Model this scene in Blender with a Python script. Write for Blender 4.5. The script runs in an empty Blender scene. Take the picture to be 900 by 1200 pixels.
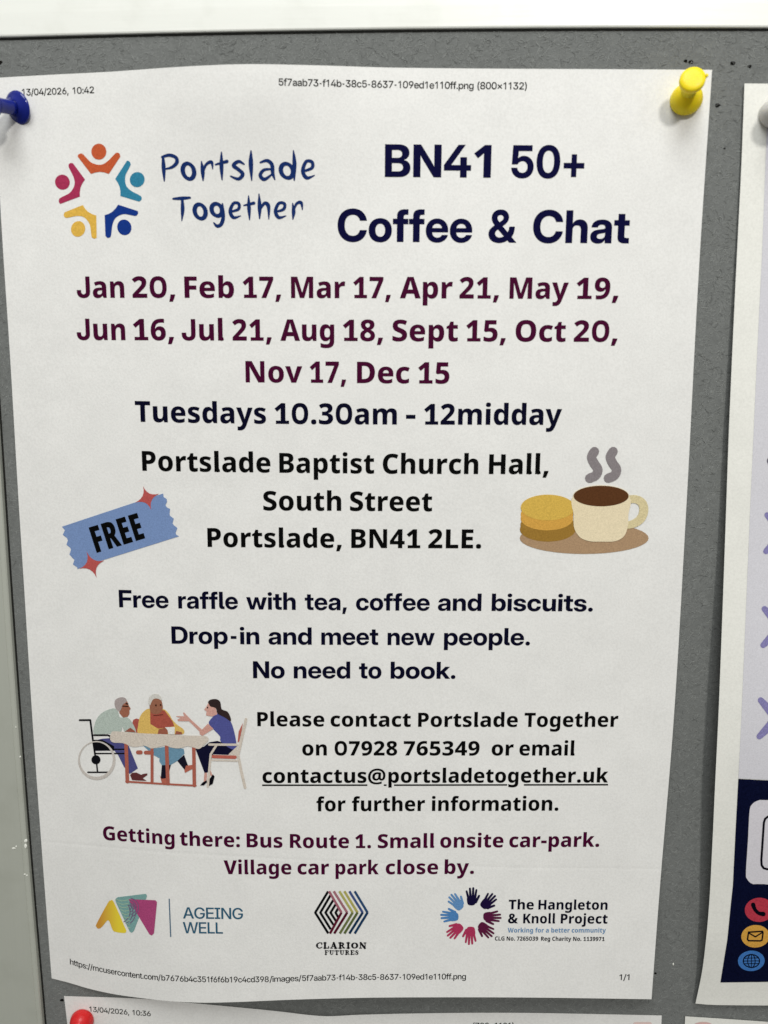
import bpy, math, random
import numpy as np
from mathutils import Vector, Matrix
from mathutils.geometry import delaunay_2d_cdt

C = bpy.context.scene
random.seed(4)
rng = np.random.default_rng(4)

# ------------------------------------------------------------------ camera, light, exposure
# Board frame in millimetres: x right, y up, z out of the board; origin at the flyer's upper left corner.
# World: (x, -z, y) / 1000, so the noticeboard hangs upright.
RM = np.array([[0.99948171, 0.00596367, -0.0316345],
               [0.0102636, -0.99044034, 0.13755939],
               [-0.03051173, -0.13781278, -0.98998822]])
TV = np.array([-115.84880507, -128.75559838, 214.48985549])
CAM = -RM.T @ TV
FPX = 850.0

def W(p):
    p = np.asarray(p, float)
    return np.stack([p[..., 0], -p[..., 2], p[..., 1]], -1) / 1000.0

cd = bpy.data.cameras.new('camera'); cam = bpy.data.objects.new('camera', cd)
C.collection.objects.link(cam); C.camera = cam
cd.sensor_fit = 'HORIZONTAL'; cd.sensor_width = 36; cd.lens = FPX / 900 * 36
cd.clip_start = 0.005; cd.clip_end = 20
ax = [W(RM[0]) * 1000, -W(RM[1]) * 1000, -W(RM[2]) * 1000]
mw = Matrix.Identity(4)
for k in range(3):
    for r in range(3):
        mw[r][k] = ax[k][r]
loc = W(CAM)
for r in range(3):
    mw[r][3] = loc[r]
cam.matrix_world = mw
cd.dof.use_dof = True
cd.dof.focus_distance = 0.240
cd.dof.aperture_fstop = 12.0

wd = bpy.data.worlds.new('World'); C.world = wd; wd.use_nodes = True
nt = wd.node_tree
bg = nt.nodes['Background']
tc = nt.nodes.new('ShaderNodeTexCoord'); sp = nt.nodes.new('ShaderNodeSeparateXYZ')
mr = nt.nodes.new('ShaderNodeMapRange'); mx = nt.nodes.new('ShaderNodeMix'); mx.data_type = 'RGBA'
mr.inputs['From Min'].default_value = -0.6; mr.inputs['From Max'].default_value = 0.9
nt.links.new(tc.outputs['Generated'], sp.inputs[0]); nt.links.new(sp.outputs['Z'], mr.inputs['Value'])
nt.links.new(mr.outputs[0], mx.inputs['Factor'])
mx.inputs['A'].default_value = (0.20, 0.20, 0.195, 1); mx.inputs['B'].default_value = (1.0, 1.0, 0.97, 1)
nt.links.new(mx.outputs['Result'], bg.inputs['Color'])
bg.inputs['Strength'].default_value = 0.40

def area(name, pos, target, size, power, col):
    l = bpy.data.lights.new(name, 'AREA'); l.shape = 'DISK'; l.size = size; l.energy = power; l.color = col
    o = bpy.data.objects.new(name, l); C.collection.objects.link(o)
    p = Vector(W(pos)); t = Vector(W(target)); o.location = p
    o.rotation_euler = (t - p).to_track_quat('-Z', 'Y').to_euler()
    return o
# ceiling lamp above and a little right, and the broad softer light of the room above the camera
area('ceiling_lamp', (400, 420, 900), (120, -110, 0), 0.11, 3.5, (1.0, 0.985, 0.94))
area('ceiling_panel', (60, 700, 560), (120, -60, 0), 0.55, 4.6, (0.97, 1.0, 1.0))

C.view_settings.view_transform = 'Standard'; C.view_settings.look = 'None'
C.view_settings.exposure = 0.42; C.view_settings.gamma = 1.0
C.view_settings.use_curve_mapping = False
C.render.engine = 'CYCLES'
C.cycles.use_denoising = True
C.cycles.use_adaptive_sampling = True; C.cycles.adaptive_threshold = 0.012
C.cycles.max_bounces = 6

# ------------------------------------------------------------------ helpers
def lin(c):
    return tuple(((v / 255) / 12.92 if v <= 10 else (((v / 255) + 0.055) / 1.055) ** 2.4) for v in c)

def hit(px, h):
    """Points of the photograph (900 x 1200) -> board millimetres at distance h in front of the board."""
    px = np.asarray(px, float); h = np.broadcast_to(np.asarray(h, float), px.shape[:-1])
    d = np.stack([(px[..., 0] - 450) / FPX, (px[..., 1] - 600) / FPX, np.ones(px.shape[:-1])], -1) @ RM
    t = (h - CAM[2]) / d[..., 2]
    return CAM + d * t[..., None]

def sstep(x, a, b):
    t = np.clip((np.asarray(x, float) - a) / (b - a), 0, 1)
    return t * t * (3 - 2 * t)

# how far each sheet stands off the felt, in mm
def lift_flyer(x, y):
    x = np.asarray(x, float); y = np.asarray(y, float)
    xl = 4 + (y - 300) * 0.066
    s = np.clip((y - 560) / 600, 0, 1.2) ** 2
    a = 6.4 * s * (1 - np.exp(-((np.maximum(x - xl, 0)) / 112.0) ** 1.6)) * (1 - 0.30 * sstep(x, 500, 790))
    b = 5.0 * np.exp(-((x - 290) / 115.0) ** 2) * np.exp(-((y - 70) / 135.0) ** 2)
    c = 1.2 * sstep(x, 60, 400) * (1 - sstep(x, 600, 830)) * sstep(y, 150, 600)
    w = 0.16 * np.sin(x / 47 + y / 91) * np.sin(y / 63 - x / 130)
    return 0.45 + a + b + c + w * 0.8
def lift_booklet(x, y):
    x = np.asarray(x, float); y = np.asarray(y, float)
    return 0.9 + 5.5 * np.exp(-((y - 900) / 230.0) ** 2) * (0.75 + 0.25 * sstep(x, 840, 900)) + 1.6 * sstep(y, 200, 560) * (1 - sstep(y, 1090, 1180))
def lift_lower(x, y):
    x = np.asarray(x, float)
    return 0.3 + 1.3 * np.exp(-((x - 390) / 90.0) ** 2) + 0 * np.asarray(y)
def lift_lower_right(x, y):
    return 0.5 + 0.003 * (np.asarray(x, float) - 800) + 0 * np.asarray(y)

def setp(o, **k):
    for a, b in k.items():
        o[a] = b

def thing(name, label, cat, loc=(0, 0, 0), group=None):
    o = bpy.data.objects.new(name, None); C.collection.objects.link(o)
    o.empty_display_size = 0.01
    o.location = W(loc)
    setp(o, label=label, category=cat)
    if group: o['group'] = group
    return o

def mesh_obj(name, verts, faces, mat, parent=None, label=None, kind=None, smooth=False, uv=None):
    """verts in board millimetres."""
    v = W(verts)
    if parent is not None:
        pw = parent
        off = np.zeros(3)
        while pw is not None:
            off += np.array(pw.location); pw = pw.parent
        v = v - off
    me = bpy.data.meshes.new(name); me.from_pydata([tuple(q) for q in v], [], faces)
    me.update()
    if smooth: me.polygons.foreach_set('use_smooth', [True] * len(me.polygons))
    me.materials.append(mat)
    o = bpy.data.objects.new(name, me); C.collection.objects.link(o)
    if parent is not None: o.parent = parent
    if label: o['label'] = label
    if kind: o['kind'] = kind
    return o

# ------------------------------------------------------------------ materials
def new_mat(name):
    m = bpy.data.materials.new(name); m.use_nodes = True
    n = m.node_tree.nodes; l = m.node_tree.links
    return m, n, l, n['Principled BSDF']

def noise(n, l, src, scale, detail=3, rough=0.6):
    t = n.new('ShaderNodeTexNoise'); t.inputs['Scale'].default_value = scale
    t.inputs['Detail'].default_value = detail; t.inputs['Roughness'].default_value = rough
    l.new(src, t.inputs['Vector']); return t

def coords(n):
    g = n.new('ShaderNodeNewGeometry'); return g.outputs['Position']

def ramp(n, l, src, stops):
    r = n.new('ShaderNodeValToRGB'); l.new(src, r.inputs[0])
    e = r.color_ramp.elements
    while len(e) < len(stops): e.new(0.5)
    for k, (p, c) in enumerate(stops): e[k].position = p; e[k].color = (*c, 1) if len(c) == 3 else c
    return r

def paper_mat(name, col, crease=False):
    m, n, l, b = new_mat(name)
    p = coords(n)
    a = noise(n, l, p, 90, 4); f = noise(n, l, p, 1500, 3, 0.7)
    r = ramp(n, l, a.outputs['Fac'], [(0.3, tuple(v * 0.965 for v in col)), (0.7, tuple(min(1, v * 1.02) for v in col))])
    r2 = ramp(n, l, f.outputs['Fac'], [(0.32, (0.91, 0.91, 0.91)), (0.62, (1, 1, 1))])
    mx = n.new('ShaderNodeMix'); mx.data_type = 'RGBA'; mx.blend_type = 'MULTIPLY'; mx.inputs['Factor'].default_value = 1
    l.new(r.outputs[0], mx.inputs['A']); l.new(r2.outputs[0], mx.inputs['B'])
    l.new(mx.outputs['Result'], b.inputs['Base Color'])
    b.inputs['Roughness'].default_value = 0.62
    b.inputs['Specular IOR Level'].default_value = 0.35
    c = noise(n, l, p, 22, 3)
    ad = n.new('ShaderNodeMath'); ad.operation = 'MULTIPLY_ADD'; ad.inputs[1].default_value = 8.0
    l.new(c.outputs['Fac'], ad.inputs[0]); l.new(f.outputs['Fac'], ad.inputs[2])
    hout = ad.outputs[0]
    if crease:      # one faint fold across the lower part of the sheet
        def mm(op, x, y=None, v=None):
            q = n.new('ShaderNodeMath'); q.operation = op; l.new(x, q.inputs[0])
            if y is not None: l.new(y, q.inputs[1])
            if v is not None: q.inputs[1].default_value = v
            return q.outputs[0]
        s = n.new('ShaderNodeSeparateXYZ'); l.new(p, s.inputs[0])
        d = mm('ABSOLUTE', mm('SUBTRACT', mm('ADD', s.outputs['Z'], mm('MULTIPLY', s.outputs['X'], v=0.012)), v=CREASE / 1000))
        g = mm('MULTIPLY', mm('MAXIMUM', mm('SUBTRACT', mm('MULTIPLY', d, v=-1.0), v=-0.0009), v=0.0), v=1000.0)
        hout = mm('SUBTRACT', hout, g)
    bp = n.new('ShaderNodeBump'); bp.inputs['Strength'].default_value = 0.55; bp.inputs['Distance'].default_value = 0.00006
    l.new(hout, bp.inputs['Height']); l.new(bp.outputs[0], b.inputs['Normal'])
    return m

inks = {}
LEVEL = 1.0          # light that reaches the print, so that seen colours turn into ink colours
def ink(c, grain=0.12):
    k = (c, grain)
    if k in inks: return inks[k]
    m, n, l, b = new_mat('ink_%02x%02x%02x' % c)
    base = tuple(min(0.85, max(0.0015, v / LEVEL - 0.004)) for v in lin(c))
    p = coords(n)
    f = noise(n, l, p, 2600, 2, 0.75)
    lu = 0.3 * base[0] + 0.6 * base[1] + 0.1 * base[2]
    if lu > 0.03: base = tuple(v + (lu - v) * 0.10 for v in base)
    lo = tuple(v * (1 - grain * 1.3) for v in base); hi = tuple(min(0.9, v * (1 + grain) + grain * 0.006) for v in base)
    r = ramp(n, l, f.outputs['Fac'], [(0.35, lo), (0.65, hi)])
    l.new(r.outputs[0], b.inputs['Base Color'])
    b.inputs['Roughness'].default_value = 0.65; b.inputs['Specular IOR Level'].default_value = 0.04
    inks[k] = m; return m

def plastic(name, col, rough=0.3, sss=0.0, spec=0.5):
    m, n, l, b = new_mat(name)
    p = coords(n); f = noise(n, l, p, 350, 3)
    r = ramp(n, l, f.outputs['Fac'], [(0.3, tuple(v * 0.92 for v in col)), (0.7, col)])
    l.new(r.outputs[0], b.inputs['Base Color'])
    r2 = ramp(n, l, f.outputs['Fac'], [(0.3, (rough * 0.8,) * 3), (0.7, (rough * 1.3,) * 3)])
    l.new(r2.outputs[0], b.inputs['Roughness'])
    b.inputs['Specular IOR Level'].default_value = spec
    if sss:
        b.inputs['Subsurface Weight'].default_value = sss; b.inputs['Subsurface Radius'].default_value = (1, .7, .3)
        b.inputs['Subsurface Scale'].default_value = 0.002
    return m

CREASE = float(hit([(450, 1004)], 4.0)[0][1])
PAPER = paper_mat('white_printer_paper', (0.805, 0.793, 0.766), True)
PAPER_W = paper_mat('cream_white_paper', (0.81, 0.80, 0.745))

def felt_mat():
    m, n, l, b = new_mat('grey_felt')
    p = coords(n)
    warp = noise(n, l, p, 260, 3)
    sub = n.new('ShaderNodeVectorMath'); sub.operation = 'MULTIPLY_ADD'
    sub.inputs[1].default_value = (0.010,) * 3; l.new(warp.outputs['Color'], sub.inputs[0]); l.new(p, sub.inputs[2])
    outs = []
    for k, (rot, sc) in enumerate([(0.35, (420, 2300)), (1.3, (480, 2500)), (2.2, (400, 2300)), (2.9, (440, 2100))]):
        mp = n.new('ShaderNodeMapping'); mp.inputs['Rotation'].default_value = (0, rot, 0)
        mp.inputs['Scale'].default_value = (sc[0], 400, sc[1]); mp.inputs['Location'].default_value = (k * 3.1, 0, k)
        l.new(sub.outputs[0], mp.inputs['Vector'])
        t = noise(n, l, mp.outputs[0], 1.0, 2, 0.5); outs.append(t.outputs['Fac'])
    def mth(op, a, c):
        q = n.new('ShaderNodeMath'); q.operation = op; l.new(a, q.inputs[0]); l.new(c, q.inputs[1]); return q.outputs[0]
    mxv = mth('MAXIMUM', mth('MAXIMUM', outs[0], outs[1]), mth('MAXIMUM', outs[2], outs[3]))
    r = ramp(n, l, mxv, [(0.50, (0.142, 0.147, 0.141)), (0.64, (0.172, 0.178, 0.171)), (0.80, (0.228, 0.235, 0.226))])
    big = noise(n, l, p, 35, 3)
    r2 = ramp(n, l, big.outputs['Fac'], [(0.3, (0.95, 0.95, 0.95)), (0.7, (1.03, 1.03, 1.03))])
    mx = n.new('ShaderNodeMix'); mx.data_type = 'RGBA'; mx.blend_type = 'MULTIPLY'; mx.inputs['Factor'].default_value = 1
    l.new(r.outputs[0], mx.inputs['A']); l.new(r2.outputs[0], mx.inputs['B'])
    l.new(mx.outputs['Result'], b.inputs['Base Color'])
    b.inputs['Roughness'].default_value = 0.95; b.inputs['Specular IOR Level'].default_value = 0.1
    b.inputs['Sheen Weight'].default_value = 0.15
    bp = n.new('ShaderNodeBump'); bp.inputs['Strength'].default_value = 0.4; bp.inputs['Distance'].default_value = 0.00013
    l.new(mxv, bp.inputs['Height']); l.new(bp.outputs[0], b.inputs['Normal'])
    return m
FELT = felt_mat()

def fibre_mat(name, col):
    m, n, l, b = new_mat(name)
    b.inputs['Base Color'].default_value = (*col, 1); b.inputs['Roughness'].default_value = 0.9
    b.inputs['Specular IOR Level'].default_value = 0.1
    return m

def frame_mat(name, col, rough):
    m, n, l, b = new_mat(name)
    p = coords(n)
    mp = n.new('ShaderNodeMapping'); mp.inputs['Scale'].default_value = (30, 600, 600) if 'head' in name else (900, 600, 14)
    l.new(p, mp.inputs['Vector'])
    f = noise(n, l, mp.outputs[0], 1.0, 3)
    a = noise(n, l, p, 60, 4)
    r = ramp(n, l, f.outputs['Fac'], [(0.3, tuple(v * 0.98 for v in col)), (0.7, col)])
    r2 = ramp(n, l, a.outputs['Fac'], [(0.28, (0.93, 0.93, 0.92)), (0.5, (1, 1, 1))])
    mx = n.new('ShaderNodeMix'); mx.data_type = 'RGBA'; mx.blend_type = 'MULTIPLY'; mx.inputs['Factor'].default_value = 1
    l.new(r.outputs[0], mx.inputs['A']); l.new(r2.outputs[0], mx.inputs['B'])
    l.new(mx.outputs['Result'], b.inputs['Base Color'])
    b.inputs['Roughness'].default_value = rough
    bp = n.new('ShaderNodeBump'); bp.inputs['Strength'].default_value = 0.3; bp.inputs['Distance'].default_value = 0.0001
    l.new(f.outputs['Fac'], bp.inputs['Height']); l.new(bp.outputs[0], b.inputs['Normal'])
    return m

# ------------------------------------------------------------------ shapes printed on a sheet
def winding(pts, contours):
    w = np.zeros(len(pts), int)
    X = pts[:, 0]; Y = pts[:, 1]
    for c in contours:
        a = np.asarray(c, float); b = np.roll(a, -1, 0)
        for (x0, y0), (x1, y1) in zip(a, b):
            cr = (x1 - x0) * (Y - y0) - (X - x0) * (y1 - y0)
            w += ((y0 <= Y) & (y1 > Y) & (cr > 0)).astype(int) - ((y0 > Y) & (y1 <= Y) & (cr < 0)).astype(int)
    return w

def fill(contours, extra=None):
    """Union of closed outlines (non-zero winding) as triangles."""
    vs = []; es = []
    for c in contours:
        s = len(vs); n = len(c)
        vs += [Vector((float(p[0]), float(p[1]))) for p in c]
        es += [(s + k, s + (k + 1) % n) for k in range(n)]
    if extra is not None: vs += [Vector((float(p[0]), float(p[1]))) for p in extra]
    ov, oe, of, *_ = delaunay_2d_cdt(vs, es, [], 0, 1e-4)
    V = np.array([tuple(v) for v in ov]); F = np.array([f for f in of if len(f) == 3])
    w = winding(V[F].mean(1), contours)
    return V, F[w != 0]

def refine(contours, step):
    out = []
    for c in contours:
        q = []
        for a, b in zip(c, list(c[1:]) + [c[0]]):
            a = np.array(a, float); b = np.array(b, float)
            n = max(1, int(np.hypot(*(b - a)) // step))
            q += [tuple(a + (b - a) * k / n) for k in range(n)]
        out.append(q)
    return out

def lay(px, lift, level):
    return hit(px, lift(px[:, 0], px[:, 1]) + 0.07 + 0.035 * level)

def printed(name, contours, col, parent, lift, level=0, label=None, grain=0.12, step=9.0, mat=None):
    """A flat print: outlines in photo pixels laid on the sheet."""
    contours = refine(contours, step)
    allp = np.concatenate([np.array(c) for c in contours])
    lo = allp.min(0); hi = allp.max(0)
    gx = np.arange(lo[0] + step / 2, hi[0], step); gy = np.arange(lo[1] + step / 2, hi[1], step)
    ex = None
    if len(gx) and len(gy) and len(gx) * len(gy) < 20000:
        g = np.stack(np.meshgrid(gx, gy), -1).reshape(-1, 2) + 0.013
        ex = g[winding(g, contours) != 0]
    V, F = fill(contours, ex)
    # faces towards the viewer: pixel y runs down
    P = lay(V, lift, level)
    a = V[F[:, 0]]; b = V[F[:, 1]]; c = V[F[:, 2]]
    cr = (b[:, 0] - a[:, 0]) * (c[:, 1] - a[:, 1]) - (b[:, 1] - a[:, 1]) * (c[:, 0] - a[:, 0])
    F = [tuple(f) if s < 0 else (f[0], f[2], f[1]) for f, s in zip(F.tolist(), cr)]
    return mesh_obj(name, P, F, mat or ink(col, grain), parent, label)

class Z:
    """Coordinates measured in an enlarged detail of the photograph."""
    def __init__(s, ox, oy, k, ky=None): s.ox, s.oy, s.k = ox, oy, k
    def __call__(s, pts): return [(s.ox + x / s.k, s.oy + y / s.k) for x, y in pts]

def area_sign(c):
    return sum(a[0] * b[1] - b[0] * a[1] for a, b in zip(c, list(c[1:]) + [c[0]]))
def ccw(c): return list(c) if area_sign(c) > 0 else list(c)[::-1]

def ell(cx, cy, rx, ry, rot=0, n=28):
    return [(cx + rx * math.cos(t) * math.cos(rot) - ry * math.sin(t) * math.sin(rot),
             cy + rx * math.cos(t) * math.sin(rot) + ry * math.sin(t) * math.cos(rot)) for t in [2 * math.pi * k / n for k in range(n)]]

def crom(pts, closed=True, n=5):
    out = []; m = len(pts)
    rngk = range(m) if closed else range(m - 1)
    for k in rngk:
        g = lambda i: np.array(pts[i % m] if closed else pts[min(max(i, 0), m - 1)], float)
        p0, p1, p2, p3 = g(k - 1), g(k), g(k + 1), g(k + 2)
        for j in range(n):
            t = j / n
            out.append(tuple(0.5 * (2 * p1 + (p2 - p0) * t + (2 * p0 - 5 * p1 + 4 * p2 - p3) * t * t + (3 * p1 - p0 - 3 * p2 + p3) * t ** 3)))
    if not closed: out.append(tuple(pts[-1]))
    return out

def stroke(pts, w=None, caps=True, smooth=False):
    """Outlines of a pen stroke; points (x, y) with one width, or (x, y, width)."""
    P = [(p[0], p[1], (p[2] if len(p) > 2 else w)) for p in pts]
    if smooth: P = [tuple(q) for q in crom(P, False, 6)]
    out = []
    for (x0, y0, a), (x1, y1, b) in zip(P, P[1:]):
        d = math.hypot(x1 - x0, y1 - y0)
        if d < 1e-6: continue
        nx, ny = -(y1 - y0) / d, (x1 - x0) / d
        out.append(ccw([(x0 + nx * a / 2, y0 + ny * a / 2), (x1 + nx * b / 2, y1 + ny * b / 2), (x1 - nx * b / 2, y1 - ny * b / 2), (x0 - nx * a / 2, y0 - ny * a / 2)]))
    js = P if caps else P[1:-1]
    for x, y, a in js: out.append(ccw(ell(x, y, a / 2, a / 2, 0, 10)))
    return out

def ring(cx, cy, rx, ry, w, rot=0):
    P = ell(cx, cy, rx, ry, rot, 20); P.append(P[0])
    return stroke(P, w)

def rrect(x0, y0, x1, y1, r, n=5):
    o = []
    for cx, cy, a in ((x1 - r, y0 + r, -90), (x1 - r, y1 - r, 0), (x0 + r, y1 - r, 90), (x0 + r, y0 + r, 180)):
        for k in range(n + 1):
            t = math.radians(a + 90 * k / n); o.append((cx + r * math.cos(t), cy + r * math.sin(t)))
    return o

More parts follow.
